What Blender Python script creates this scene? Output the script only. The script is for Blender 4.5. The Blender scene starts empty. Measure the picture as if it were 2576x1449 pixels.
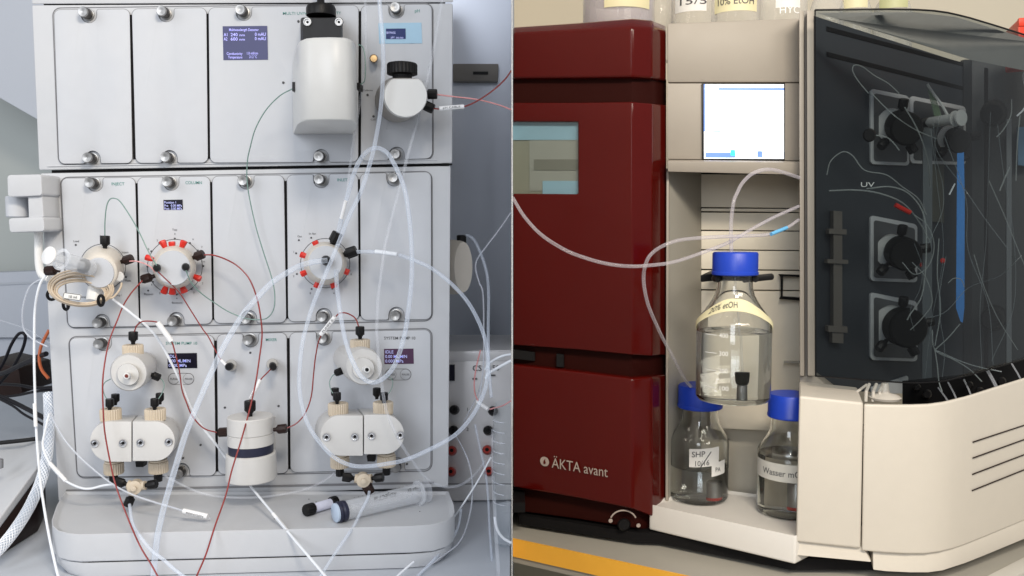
import bpy, bmesh, math, random
from mathutils import Vector, Matrix
random.seed(7)
R = math.radians
sc = bpy.context.scene
C = sc.collection

# ------------------------------------------------------------------ camera, world, lamps, exposure
F, PITCH, CX, CY = 2100.0, R(4.0), 1288.0, 724.5      # survey of the photograph: focal length and centre in its pixels
cam = bpy.data.cameras.new('camera')
cam.sensor_width = 36.0
cam.lens = 36.0 * F / 2576.0
cam.clip_start, cam.clip_end = 0.02, 60
cam.dof.use_dof = True
cam.dof.focus_distance = 1.0
cam.dof.aperture_fstop = 22.0
cam_o = bpy.data.objects.new('camera', cam)
C.objects.link(cam_o)
cam_o.rotation_euler = (math.pi / 2 - PITCH, 0, 0)
sc.camera = cam_o

world = bpy.data.worlds.new('World')
sc.world = world
world.use_nodes = True
bgn = world.node_tree.nodes['Background']
bgn.inputs[0].default_value = (0.95, 0.97, 1.0, 1)
bgn.inputs[1].default_value = 0.36

def area(name, loc, target, sx, sy, power, col, spread=180):
    l = bpy.data.lights.new(name, 'AREA')
    l.shape, l.size, l.size_y, l.energy, l.color, l.spread = 'RECTANGLE', sx, sy, power, col, R(spread)
    o = bpy.data.objects.new(name, l)
    C.objects.link(o)
    o.location = loc
    o.rotation_euler = (Vector(target) - Vector(loc)).to_track_quat('-Z', 'Y').to_euler()
    return o
area('window_light', (-0.90, -1.85, 1.00), (-0.20, 1.0, 0.0), 1.2, 1.6, 42, (0.90, 0.94, 1.0))
area('window_light', (-1.95, 0.10, 0.70), (-0.4, 1.0, 0.1), 0.8, 1.2, 9, (0.90, 0.94, 1.0))
area('ceiling_light', (0.30, -0.25, 0.88), (0.30, 1.25, -0.1), 0.50, 0.20, 18, (1.0, 0.90, 0.76))
area('ceiling_light', (0.95, -0.60, 0.95), (0.33, 1.1, -0.1), 0.9, 0.40, 13, (1.0, 0.90, 0.77))

sc.view_settings.view_transform = 'Standard'
sc.view_settings.look = 'None'
sc.view_settings.exposure = 0.0
sc.view_settings.gamma = 1.0
sc.cycles.transparent_max_bounces = 32
sc.cycles.max_bounces = 14
sc.cycles.caustics_refractive = True
sc.cycles.caustics_reflective = False

# ------------------------------------------------------------------ survey helpers
cp, sp = math.cos(PITCH), math.sin(PITCH)
def ray(X, Y):
    a, b = (X - CX) / F, (CY - Y) / F
    return Vector((a, cp + b * sp, -sp + b * cp))
def P(X, Y, d):                       # surveyed point at depth d
    r = ray(X, Y)
    return r * (d / r.y)
def G(X, Y, z):                       # surveyed point on a level surface
    r = ray(X, Y)
    return r * (z / r.z)
def px(n, d):                         # n photo pixels at depth d, in metres
    return n * d / F

# ------------------------------------------------------------------ materials
def srgb(r, g, b):
    f = lambda c: c / 12.92 if c <= 0.04045 else ((c + 0.055) / 1.055) ** 2.4
    return (f(r / 255), f(g / 255), f(b / 255))
MATS = {}
def mat(name, col, rough=0.45, metal=0.0, var=0.05, scale=60, bump=0.0, bscale=900, coat=0.0, trans=0.0, ior=1.45, sss=0.0, emit=0.0, spec=0.5, blot=0.0):
    m = bpy.data.materials.new(name)
    m.use_nodes = True
    nt = m.node_tree
    N, L = nt.nodes, nt.links
    b = N['Principled BSDF']
    b.inputs['Roughness'].default_value = rough
    b.inputs['Metallic'].default_value = metal
    b.inputs['IOR'].default_value = ior
    b.inputs['Coat Weight'].default_value = coat
    b.inputs['Coat Roughness'].default_value = 0.04
    b.inputs['Transmission Weight'].default_value = trans
    b.inputs['Specular IOR Level'].default_value = spec
    if sss:
        b.inputs['Subsurface Weight'].default_value = sss
        b.inputs['Subsurface Radius'].default_value = (0.004, 0.003, 0.003)
        b.inputs['Subsurface Scale'].default_value = 1.0
    tc = N.new('ShaderNodeTexCoord')
    nz = N.new('ShaderNodeTexNoise')
    nz.inputs['Scale'].default_value = scale
    nz.inputs['Detail'].default_value = 5
    L.new(tc.outputs['Object'], nz.inputs['Vector'])
    mx = N.new('ShaderNodeMix')
    mx.data_type = 'RGBA'
    mx.inputs[6].default_value = tuple(c * (1 - var) for c in col) + (1,)
    mx.inputs[7].default_value = tuple(min(1, c * (1 + var)) for c in col) + (1,)
    L.new(nz.outputs['Fac'], mx.inputs[0])
    L.new(mx.outputs[2], b.inputs['Base Color'])
    if blot:                                            # faint handling marks, broad and uneven
        n3 = N.new('ShaderNodeTexNoise')
        n3.inputs['Scale'].default_value = 9
        n3.inputs['Detail'].default_value = 4
        n3.inputs['Distortion'].default_value = 1.2
        L.new(tc.outputs['Object'], n3.inputs['Vector'])
        m3 = N.new('ShaderNodeMix')
        m3.data_type = 'RGBA'
        m3.blend_type = 'MULTIPLY'
        m3.inputs[0].default_value = 1.0
        cr_ = N.new('ShaderNodeMix')
        cr_.data_type = 'RGBA'
        cr_.inputs[6].default_value = (1 - 2 * blot, 1 - 1.6 * blot, 1 - blot, 1)
        cr_.inputs[7].default_value = (1, 1, 1, 1)
        L.new(n3.outputs['Fac'], cr_.inputs[0])
        L.new(mx.outputs[2], m3.inputs[6])
        L.new(cr_.outputs[2], m3.inputs[7])
        L.new(m3.outputs[2], b.inputs['Base Color'])
    mr = N.new('ShaderNodeMapRange')
    mr.inputs[3].default_value = max(0.0, rough - 0.06 * (rough > 0.1))
    mr.inputs[4].default_value = rough + 0.06 * (rough > 0.1)
    L.new(nz.outputs['Fac'], mr.inputs[0])
    L.new(mr.outputs[0], b.inputs['Roughness'])
    if emit:
        L.new(mx.outputs[2], b.inputs['Emission Color'])
        b.inputs['Emission Strength'].default_value = emit
    if bump:
        n2 = N.new('ShaderNodeTexNoise')
        n2.inputs['Scale'].default_value = bscale
        n2.inputs['Detail'].default_value = 2
        L.new(tc.outputs['Object'], n2.inputs['Vector'])
        bp = N.new('ShaderNodeBump')
        bp.inputs['Strength'].default_value = bump
        bp.inputs['Distance'].default_value = 0.0006
        L.new(n2.outputs['Fac'], bp.inputs['Height'])
        L.new(bp.outputs[0], b.inputs['Normal'])
    MATS[name] = m
    return m

def clear(name, col, body=0.35, edge=0.9, rough=0.15, tint=(1, 1, 1)):
    """thin translucent plastic or thin glass: see-through face on, denser towards its outline"""
    m = bpy.data.materials.new(name)
    m.use_nodes = True
    nt = m.node_tree
    N, L = nt.nodes, nt.links
    b = N['Principled BSDF']
    out = N['Material Output']
    b.inputs['Base Color'].default_value = col + (1,)
    b.inputs['Roughness'].default_value = rough
    tr = N.new('ShaderNodeBsdfTransparent')
    tr.inputs[0].default_value = tint + (1,)
    lw = N.new('ShaderNodeLayerWeight')
    lw.inputs[0].default_value = 0.35
    tc = N.new('ShaderNodeTexCoord')
    nz = N.new('ShaderNodeTexNoise')
    nz.inputs['Scale'].default_value = 45
    L.new(tc.outputs['Object'], nz.inputs['Vector'])
    mr = N.new('ShaderNodeMapRange')
    mr.inputs[3].default_value = body
    mr.inputs[4].default_value = edge
    L.new(lw.outputs['Facing'], mr.inputs[0])
    mul = N.new('ShaderNodeMath')
    mul.operation = 'MULTIPLY_ADD'
    mul.inputs[1].default_value = 0.25 * body
    L.new(nz.outputs['Fac'], mul.inputs[0])
    L.new(mr.outputs[0], mul.inputs[2])
    sub = N.new('ShaderNodeMath')
    sub.operation = 'SUBTRACT'
    sub.use_clamp = True
    sub.inputs[1].default_value = 0.125 * body
    L.new(mul.outputs[0], sub.inputs[0])
    ms = N.new('ShaderNodeMixShader')
    L.new(sub.outputs[0], ms.inputs[0])
    L.new(tr.outputs[0], ms.inputs[1])
    L.new(b.outputs[0], ms.inputs[2])
    L.new(ms.outputs[0], out.inputs[0])
    MATS[name] = m
    return m

def thin_glass(name, tint, ior=1.45, rough=0.02):
    m = bpy.data.materials.new(name)
    m.use_nodes = True
    nt = m.node_tree
    N, L = nt.nodes, nt.links
    N.remove(N['Principled BSDF'])
    out = N['Material Output']
    tr = N.new('ShaderNodeBsdfTransparent')
    tr.inputs[0].default_value = tint + (1,)
    gl = N.new('ShaderNodeBsdfGlossy')
    gl.inputs['Roughness'].default_value = rough
    gl.inputs['Color'].default_value = (1, 1, 1, 1)
    fr = N.new('ShaderNodeFresnel')
    ge = N.new('ShaderNodeNewGeometry')            # a thin sheet reflects alike from either side
    mi = N.new('ShaderNodeMapRange')
    mi.inputs[3].default_value = ior
    mi.inputs[4].default_value = 1 / ior
    L.new(ge.outputs['Backfacing'], mi.inputs[0])
    L.new(mi.outputs[0], fr.inputs[0])
    tc = N.new('ShaderNodeTexCoord')
    nz = N.new('ShaderNodeTexNoise')
    nz.inputs['Scale'].default_value = 6
    L.new(tc.outputs['Object'], nz.inputs['Vector'])
    bp = N.new('ShaderNodeBump')
    bp.inputs['Strength'].default_value = 0.04
    bp.inputs['Distance'].default_value = 0.01
    L.new(nz.outputs['Fac'], bp.inputs['Height'])
    L.new(bp.outputs[0], gl.inputs['Normal'])
    ms = N.new('ShaderNodeMixShader')
    L.new(fr.outputs[0], ms.inputs[0])
    L.new(tr.outputs[0], ms.inputs[1])
    L.new(gl.outputs[0], ms.inputs[2])
    L.new(ms.outputs[0], out.inputs[0])
    MATS[name] = m
    return m

case_m = mat('grey_white_case', (0.57, 0.575, 0.59), 0.52, var=0.03, bump=0.25, bscale=1400, spec=0.25, blot=.05)
panel_m = mat('grey_white_panel', (0.56, 0.57, 0.595), 0.52, var=0.03, bump=0.2, bscale=1400, spec=0.22, blot=.05)
gap_m = mat('black_gap', (0.008, 0.0075, 0.008), 0.7, spec=0.15)
line_m = mat('grey_gasket', (0.20, 0.20, 0.21), 0.35)
steel_m = mat('brushed_steel', (0.36, 0.355, 0.35), 0.42, metal=1.0, var=0.15, scale=300)
chrome_m = mat('chrome', (0.75, 0.75, 0.77), 0.14, metal=1.0, var=0.08)
black_m = mat('black_plastic', (0.008, 0.0075, 0.008), 0.42, bump=0.2, spec=0.25)
brown_m = mat('dark_brown_plastic', (0.022, 0.011, 0.009), 0.42, bump=0.2, spec=0.25)
tan_m = mat('tan_peek', (0.57, 0.49, 0.385), 0.5, var=0.06, bump=0.3)
cream_m = mat('cream_plastic', (0.66, 0.61, 0.54), 0.45, var=0.04, bump=0.15)
pump_m = mat('off_white_pump', (0.60, 0.59, 0.575), 0.45, var=0.03, bump=0.15)
uv_m = mat('off_white_cover', (0.61, 0.61, 0.60), 0.36, var=0.03, bump=0.1)
white_m = mat('white_plastic', (0.78, 0.78, 0.77), 0.4, var=0.03)
red_m = mat('red_plug', (0.62, 0.025, 0.015), 0.4, var=0.1)
navy_m = mat('navy_rubber', (0.018, 0.020, 0.045), 0.4)
brass_m = mat('brass', (0.50, 0.33, 0.16), 0.42, metal=1.0, var=0.2)
screen_blue_m = mat('lcd_violet_blue', (0.045, 0.047, 0.11), 0.3, emit=0.5, var=0.12, scale=25, spec=0.2)
screen_dark_m = mat('lcd_black', (0.007, 0.006, 0.014), 0.2, emit=0.1, spec=0.3)
screen_navy_m = mat('lcd_navy', (0.008, 0.018, 0.09), 0.3, emit=0.35, spec=0.15)
lcd_text_m = mat('lcd_lettering', (0.45, 0.44, 0.98), 0.4, emit=0.5, var=0.0)
lcd_text2_m = mat('lcd_pale_lettering', (0.45, 0.48, 0.85), 0.4, emit=0.35, var=0.0)
sticker_m = mat('pale_blue_sticker', (0.31, 0.50, 0.65), 0.4, var=0.08)
teal_m = mat('green_print', (0.07, 0.26, 0.23), 0.5)
ink_m = mat('dark_print', (0.07, 0.07, 0.075), 0.5)
green_tube_m = mat('green_tubing', (0.17, 0.27, 0.24), 0.25, var=0.2, scale=90)
red_tube_m = mat('red_tubing', (0.26, 0.045, 0.042), 0.18, var=0.45, scale=110)
pink_tube_m = mat('pink_tubing', (0.72, 0.33, 0.33), 0.2, var=0.25, scale=90)
white_tube_m = mat('white_tubing', (0.78, 0.81, 0.86), 0.25, var=0.04)
grey_tube_m = clear('grey_clear_tubing', (0.70, 0.73, 0.80), 0.45, 0.9)
clear_tube_m = clear('clear_tubing', (0.76, 0.83, 0.95), 0.20, 0.78, 0.12)
faint_tube_m = clear('faint_tubing', (0.82, 0.85, 0.92), 0.10, 0.42, 0.12)
hose_m = clear('braided_hose', (0.58, 0.65, 0.76), 0.6, 0.92, 0.3)
sleeve_m = mat('white_sleeve', (0.86, 0.86, 0.87), 0.45, var=0.02)
coil_m = mat('cream_coil', (0.55, 0.45, 0.34), 0.35, var=0.2, scale=80)
syr_m = clear('syringe_plastic', (0.80, 0.83, 0.88), 0.26, 0.7, 0.15)
bench_m = mat('pale_bench_top', (0.50, 0.53, 0.58), 0.35, var=0.06, scale=12, bump=0.15)
wall_m = mat('pale_wall', (0.55, 0.58, 0.64), 0.7, var=0.05, scale=3, bump=0.2, bscale=200)
greywall_m = mat('grey_green_wall', (0.50, 0.53, 0.51), 0.7, var=0.08, scale=2.5)
metal_door_m = mat('blue_grey_metal', (0.72, 0.76, 0.86), 0.42, metal=0.4, var=0.1, scale=5)
taupe_m = mat('taupe_plastic', (0.24, 0.22, 0.20), 0.45)
device_m = mat('silver_panel', (0.70, 0.69, 0.70), 0.34, metal=0.25, var=0.05, scale=20)
jack_red_m = mat('red_jack', (0.38, 0.03, 0.02), 0.4)
cable_m = mat('black_cable', (0.009, 0.008, 0.012), 0.45, spec=0.3)
orange_m = mat('orange_cable', (0.55, 0.12, 0.03), 0.4)
glass_m = thin_glass('beaker_glass', (0.95, 0.97, 0.98))
# the right-hand machine
redbody_m = mat('deep_red_gloss', (0.080, 0.0030, 0.0018), 0.16, var=0.05, scale=20, coat=0.12, spec=0.3)
redgroove_m = mat('deep_red_matt', (0.026, 0.0035, 0.0022), 0.6, spec=0.12)
slat_m = mat('pale_beige_slat', (0.76, 0.70, 0.58), 0.5, var=0.04, bump=0.2)
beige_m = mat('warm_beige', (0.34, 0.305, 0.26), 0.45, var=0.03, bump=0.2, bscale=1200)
recess_m = mat('beige_recess', (0.42, 0.40, 0.35), 0.5, var=0.04, bump=0.2)
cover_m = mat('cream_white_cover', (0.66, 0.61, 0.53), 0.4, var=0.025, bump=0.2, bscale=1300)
traywhite_m = mat('white_tray', (0.78, 0.75, 0.70), 0.35, var=0.02)
inner_m = mat('charcoal_inner_panel', (0.042, 0.048, 0.057), 0.5, var=0.12, scale=15, bump=0.2)
fascia_m = mat('grey_inner_fascia', (0.34, 0.33, 0.31), 0.5, var=0.08)
doorblack_m = mat('matt_black', (0.005, 0.005, 0.005), 0.6, spec=0.2)
plate_m = mat('valve_plate_grey', (0.60, 0.61, 0.62), 0.4, var=0.06)
smoke_m = thin_glass('smoked_glass', (0.70, 0.725, 0.735), 1.26)
pane_m = thin_glass('clear_pane', (0.85, 0.88, 0.88), 1.6)
bottle_m = mat('bottle_glass', (0.97, 0.985, 0.98), 0.0, var=0.0, trans=1.0, ior=1.45)
liquid_m = mat('clear_liquid', (0.97, 0.985, 0.985), 0.0, var=0.0, trans=1.0, ior=1.33)
far_glass_m = clear('far_bottle_glass', (0.80, 0.78, 0.74), 0.15, 0.7, 0.05)
violet_m = clear('violet_liquid', (0.55, 0.50, 0.66), 0.30, 0.75, 0.1)
cap_m = mat('blue_cap', (0.012, 0.055, 0.50), 0.38, var=0.06, bump=0.15)
tape_m = mat('yellow_tape', (0.80, 0.74, 0.47), 0.55, var=0.06, scale=40)
paper_m = mat('white_paper', (0.80, 0.79, 0.76), 0.6, var=0.03)
etch_m = mat('white_print', (0.85, 0.85, 0.83), 0.5, var=0.0)
logo_m = mat('pale_print', (0.42, 0.35, 0.31), 0.5, var=0.0)
lit_white_m = mat('lit_screen_white', (0.93, 0.96, 1.0), 0.3, emit=0.95, var=0.01)
lit_blue_m = mat('lit_screen_blue', (0.14, 0.25, 0.68), 0.3, emit=0.7, var=0.2, scale=30)
lit_pale_m = mat('lit_screen_pale_blue', (0.66, 0.76, 0.97), 0.3, emit=0.85, var=0.1, scale=30)
lit_cyan_m = mat('lit_screen_cyan', (0.05, 0.75, 0.72), 0.3, emit=0.8, var=0.0)
reflection_m = mat('blue_reflection', (0.07, 0.30, 0.78), 0.2, var=0.25, scale=14, emit=0.0)  # colour of the window mirrored in the curved door glass
sky_plate_m = mat('pale_blue_plate', (0.40, 0.64, 0.80), 0.35, var=0.06)
olive_m = mat('olive_grey_plate', (0.36, 0.34, 0.26), 0.5, var=0.06)
olive2_m = mat('dark_olive_bar', (0.24, 0.23, 0.185), 0.5, var=0.06)
warmwall_m = mat('cream_wall', (0.76, 0.69, 0.55), 0.75, var=0.04, scale=3, bump=0.2, bscale=150)
bench2_m = mat('grey_worktop', (0.40, 0.38, 0.33), 0.4, var=0.1, scale=14)
amber_m = mat('amber_edging', (0.95, 0.47, 0.05), 0.35, var=0.1, scale=30)
floor_m = mat('dark_floor', (0.14, 0.14, 0.11), 0.5, var=0.1, scale=6)
scarlet_m = mat('scarlet_plastic', (0.70, 0.05, 0.02), 0.35)
added_divider_m = mat('white_added_divider', (0.82, 0.82, 0.82), 0.6, var=0.04)

# ------------------------------------------------------------------ mesh helpers
WL = {}
def world_of(o):
    return WL.get(o.name, Vector((0, 0, 0)))
def tag(o, label=None, cat=None, group=None, kind=None):
    if label: o['label'] = label
    if cat: o['category'] = cat
    if group: o['group'] = group
    if kind: o['kind'] = kind
    return o
def thing(name, label, cat, loc, group=None):
    o = bpy.data.objects.new(name, None)
    C.objects.link(o)
    o.empty_display_size = 0.02
    o.location = loc
    WL[o.name] = Vector(loc)
    return tag(o, label, cat, group)

DEPTH_X = 0.0              # sideways run of a machine's depth axis (the right machine stands turned)
class MB:
    def __init__(s):
        s.v, s.f = [], []
    def add(s, vs, fs):
        n = len(s.v)
        s.v += [Vector(v) for v in vs]
        s.f += [tuple(i + n for i in f) for f in fs]
        return s
    def prism(s, a, b):                                    # closed solid between two outlines
        n = len(a)
        fs = [tuple(range(n)), tuple(reversed(range(n, 2 * n)))]
        for i in range(n):
            j = (i + 1) % n
            fs.append((j, i, n + i, n + j))
        return s.add(list(a) + list(b), fs)
    def plate(s, quad, d, back):                           # photo outline at depth d, carried straight back
        a = [P(q[0], q[1], q[2] if len(q) > 2 else d) for q in quad]
        return s.prism(a, [v + Vector((DEPTH_X * back, back, 0)) for v in a])
    def loft(s, rings):                                    # closed rings, capped at both ends
        n = len(rings[0])
        vs = [v for r in rings for v in r]
        fs = [tuple(range(n)), tuple(reversed(range((len(rings) - 1) * n, len(rings) * n)))]
        for k in range(len(rings) - 1):
            for i in range(n):
                j = (i + 1) % n
                fs.append((k * n + j, k * n + i, k * n + n + i, k * n + n + j))
        return s.add(vs, fs)
    def rounds(s, secs, seg=40):                           # (X, Y, depth, radius in photo pixels) along the depth
        rings = []
        for X, Y, d, r in secs:
            c = P(X, Y, d)
            rr = px(r, d)
            rings.append([c + Vector((rr * math.cos(2 * math.pi * i / seg), 0, rr * math.sin(2 * math.pi * i / seg))) for i in range(seg)])
        return s.loft(rings)
    def lathe(s, prof, o, axis=(0, 0, 1), seg=32, ridges=0, ridge=0.0, arc=None, caps=True):
        o, ax = Vector(o), Vector(axis).normalized()
        u = ax.cross(Vector((0, 1, 0)))
        if u.length < 1e-3:
            u = ax.cross(Vector((1, 0, 0)))
        u.normalize()
        w = ax.cross(u)
        if ridges: seg = ridges * 2
        rings = []
        full = arc is None
        n = seg if full else seg + 1
        for r, h in prof:
            ring = []
            for i in range(n):
                a = 2 * math.pi * i / seg if full else arc[0] + (arc[1] - arc[0]) * i / seg
                rr = r * (1 - ridge * (i % 2)) if ridges else r
                ring.append(o + ax * h + (u * math.cos(a) + w * math.sin(a)) * rr)
            rings.append(ring)
        if full and caps:
            return s.loft(rings)
        vs = [v for r in rings for v in r]
        fs = []
        for k in range(len(rings) - 1):
            for i in range(n if full else n - 1):
                j = (i + 1) % n
                fs.append((k * n + i, k * n + j, k * n + n + j, k * n + n + i))
        return s.add(vs, fs)
    def shell(s, vs, fs, off):                             # front faces carried back by off, with walls round every open edge
        n = len(vs)
        vs = [Vector(v) for v in vs]
        off = Vector(off)
        out = list(fs) + [tuple(reversed([i + n for i in f])) for f in fs]
        cnt = {}
        for f in fs:
            for i in range(len(f)):
                a, b = f[i], f[(i + 1) % len(f)]
                k = (min(a, b), max(a, b))
                cnt.setdefault(k, []).append((a, b))
        for k, e in cnt.items():
            if len(e) == 1:
                a, b = e[0]
                out.append((b, a, a + n, b + n))
        return s.add(vs + [v + off for v in vs], out)
    def box(s, c, size, rot=None):
        c, h = Vector(c), Vector(size) / 2
        vs = [Vector((x * h.x, y * h.y, z * h.z)) for x in (-1, 1) for y in (-1, 1) for z in (-1, 1)]
        if rot: vs = [rot @ v for v in vs]
        return s.add([c + v for v in vs], [(0, 1, 3, 2), (4, 6, 7, 5), (0, 4, 5, 1), (2, 3, 7, 6), (0, 2, 6, 4), (1, 5, 7, 3)])
    def tube(s, pts, r, seg=8, closed=False):
        pts = [Vector(p) for p in pts]
        n = len(pts)
        rs = r if isinstance(r, (list, tuple)) else [r] * n
        tans = []
        for i in range(n):
            a = pts[(i - 1) % n] if closed or i > 0 else pts[i]
            b = pts[(i + 1) % n] if closed or i < n - 1 else pts[i]
            tans.append((b - a).normalized())
        t0 = tans[0]
        u = t0.cross(Vector((0, 1, 0)))
        if u.length < 0.1: u = t0.cross(Vector((1, 0, 0)))
        u.normalize()
        rings = []
        for i in range(n):
            t = tans[i]
            u = (u - t * u.dot(t)).normalized()
            w = t.cross(u)
            rings.append([pts[i] + (u * math.cos(2 * math.pi * k / seg) + w * math.sin(2 * math.pi * k / seg)) * rs[i] for k in range(seg)])
        if not closed:
            return s.loft(rings)
        vs = [v for q in rings for v in q]
        fs = []
        for k in range(n):
            m = (k + 1) % n
            for i in range(seg):
                j = (i + 1) % seg
                fs.append((k * seg + i, k * seg + j, m * seg + j, m * seg + i))
        return s.add(vs, fs)
    def mesh(s, name, m, origin=(0, 0, 0), bevel=0.0, bseg=2, angle=38, inset=None):
        o = Vector(origin)
        me = bpy.data.meshes.new(name)
        me.from_pydata([tuple(v - o) for v in s.v], [], s.f)
        bm = bmesh.new()
        bm.from_mesh(me)
        bmesh.ops.recalc_face_normals(bm, faces=bm.faces)
        if inset:
            for f in list(bm.faces):
                if inset['pick'](f):
                    bmesh.ops.inset_individual(bm, faces=[f], thickness=inset['t'], depth=0)
                    bmesh.ops.translate(bm, verts=f.verts, vec=inset['move'])
                    break
        if bevel:
            es = [e for e in bm.edges if len(e.link_faces) == 2 and e.calc_face_angle(0) > R(30)]
            bmesh.ops.bevel(bm, geom=es, offset=bevel, segments=bseg, profile=0.6, affect='EDGES', clamp_overlap=True)
        for f in bm.faces: f.smooth = True
        bm.to_mesh(me)
        bm.free()
        me.set_sharp_from_angle(angle=R(angle))
        me.materials.append(m)
        return me
    def build(s, name, m, parent=None, origin=None, **k):
        if parent is not None:
            o = world_of(parent)
        elif origin is not None:
            o = Vector(origin)
        else:
            o = Vector((sum(v.x for v in s.v) / len(s.v), sum(v.y for v in s.v) / len(s.v), min(v.z for v in s.v)))
        ob = bpy.data.objects.new(name, s.mesh(name, m, o, **k))
        C.objects.link(ob)
        if parent is not None:
            ob.parent = parent
        else:
            ob.location = o
        WL[ob.name] = o
        return ob

def inst(name, me, parent, loc, rot=(0, 0, 0), scale=1.0):
    """one more of a kind: shares its mesh"""
    ob = bpy.data.objects.new(name, me)
    C.objects.link(ob)
    ob.parent = parent
    ob.location = Vector(loc) - world_of(parent)
    if isinstance(rot, Matrix):
        ob.rotation_euler = rot.to_euler()
    else:
        ob.rotation_euler = rot
    ob.scale = (scale,) * 3 if not isinstance(scale, (tuple, list)) else scale
    return ob
def along(a, b):
    return (Vector(b) - Vector(a)).to_track_quat('Z', 'Y').to_matrix()

def crv(pts, depths, sub=6):
    """smooth path through surveyed points; depths are spread along it"""
    if not isinstance(depths, (list, tuple)): depths = [depths]
    ln = [0]
    for a, b in zip(pts, pts[1:]):
        ln.append(ln[-1] + math.hypot(b[0] - a[0], b[1] - a[1]))
    W = []
    for p, l in zip(pts, ln):
        if len(p) > 2:
            d = p[2]
        else:
            t = l / ln[-1] * (len(depths) - 1)
            i = min(int(t), len(depths) - 2) if len(depths) > 1 else 0
            d = depths[0] if len(depths) == 1 else depths[i] + (depths[i + 1] - depths[i]) * (t - i)
        W.append(P(p[0], p[1], d))
    return smooth(W, sub)
def smooth(W, sub=6):
    if len(W) < 3:
        return W
    out = []
    ext = [W[0] * 2 - W[1]] + W + [W[-1] * 2 - W[-2]]
    for i in range(1, len(ext) - 2):
        a, b, c, d = ext[i - 1:i + 3]
        for k in range(sub):
            t = k / sub
            out.append(0.5 * (2 * b + (c - a) * t + (2 * a - 5 * b + 4 * c - d) * t * t + (3 * b - a - 3 * c + d) * t ** 3))
    out.append(W[-1])
    return out

def text(body, org, ru, up, h, m, parent, name='lettering', align='LEFT', wrap=None, bold=0.0, width=None):
    """flat print: letters of height h laid from org along ru (right) and up; wrap bends them round a bottle"""
    cu = bpy.data.curves.new('t', 'FONT')
    cu.body = body
    cu.size = 1.0
    cu.align_x = align
    cu.offset = min(bold, 0.004)
    cu.resolution_u = 3
    ob = bpy.data.objects.new('t', cu)
    C.objects.link(ob)
    bpy.context.view_layer.update()
    src = ob.evaluated_get(bpy.context.evaluated_depsgraph_get()).to_mesh()
    vs = [v.co.copy() for v in src.vertices]
    fs = [tuple(p.vertices) for p in src.polygons]
    bpy.data.objects.remove(ob)
    k = h / 0.72
    kx = k
    if width and vs:
        x0, x1 = min(v.x for v in vs), max(v.x for v in vs)
        kx = width / (x1 - x0)
    ru, up = Vector(ru).normalized(), Vector(up).normalized()
    b = MB()
    if wrap:
        b.add([wrap(v.x * kx, v.y * k) for v in vs], fs)
    else:
        b.add([Vector(org) + ru * v.x * kx + up * v.y * k for v in vs], fs)
    return b.build(name, m, parent)
def ptext(body, X, Y, hpx, d, m, parent, width=None, align='LEFT', tilt=0.0, bold=0.01, name='lettering'):
    """print on a face square to the survey: X, Y is the left end of the baseline"""
    ru = Vector((math.cos(tilt), 0, math.sin(tilt)))
    up = Vector((-math.sin(tilt), 0, math.cos(tilt)))
    return text(body, P(X, Y, d), ru, up, px(hpx, d), m, parent, name, align, None, bold, px(width, d) if width else None)

def rrect(TL, TR, BR, BL, rad, notches=(), n=6):
    """outline of a rounded panel in photo pixels; notches = (side, centre 0..1, half width, depth)"""
    w = (math.dist(TL, TR) + math.dist(BL, BR)) / 2
    h = (math.dist(TL, BL) + math.dist(TR, BR)) / 2
    o = []
    def arc(cx, cy, a0, a1, r=rad, k=n):
        for i in range(k + 1):
            a = a0 + (a1 - a0) * i / k
            o.append((cx + r * math.cos(a), cy + r * math.sin(a)))
    H = math.pi / 2
    arc(rad, rad, 2 * H, 3 * H)
    for s_, c, hw, dp in [q for q in notches if q[0] == 'top']:
        x = c * w
        arc(x - hw - 5, 5, 3 * H, 4 * H, 5, 3)
        arc(x, dp - hw, 2 * H, 0, hw, 10)
        arc(x + hw + 5, 5, 2 * H, 3 * H, 5, 3)
    arc(w - rad, rad, 3 * H, 4 * H)
    arc(w - rad, h - rad, 0, H)
    for s_, c, hw, dp in [q for q in notches if q[0] == 'bottom']:
        x = c * w
        arc(x + hw + 5, h - 5, H, 2 * H, 5, 3)
        arc(x, h - dp + hw, 0, -2 * H, hw, 10)
        arc(x - hw - 5, h - 5, 0, H, 5, 3)
    arc(rad, h - rad, H, 2 * H)
    res = []
    for x, y in o:
        u, v = x / w, y / h
        X = (TL[0] * (1 - u) + TR[0] * u) * (1 - v) + (BL[0] * (1 - u) + BR[0] * u) * v
        Y = (TL[1] * (1 - u) + TR[1] * u) * (1 - v) + (BL[1] * (1 - u) + BR[1] * u) * v
        res.append((X, Y))
    return res
def box_rr(x0, y0, x1, y1, r, **k):
    return rrect((x0, y0), (x1, y0), (x1, y1), (x0, y1), r, **k)

# ------------------------------------------------------------------ the setting
YL = 1.0                   # face of the left machine
ZB = -0.366                # left bench top
ZR = -0.432                # right bench top
def struct(name, mb, m, **k):
    return tag(mb.build(name, m, **k), kind='structure')
struct('floor', MB().box((0, 1.5, -1.22), (7, 7, 0.04)), floor_m)
struct('added_divider', MB().box((0.0, 1.475, 0.1), (0.0002, 2.05, 2.4)), added_divider_m)  # added thin sheet, edge-on, keeps each side's lamps off the other
struct('bench', MB().box((-1.002, 1.30, ZB - 0.02), (2.0, 1.62, 0.04)), bench_m, bevel=0.002)
struct('wall', MB().box((-1.3, 2.26, 0.2), (2.59, 0.1, 2.8)), greywall_m)
struct('wall', MB().box((1.55, 2.06, 0.2), (3.09, 0.1, 2.8)), warmwall_m)
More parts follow.
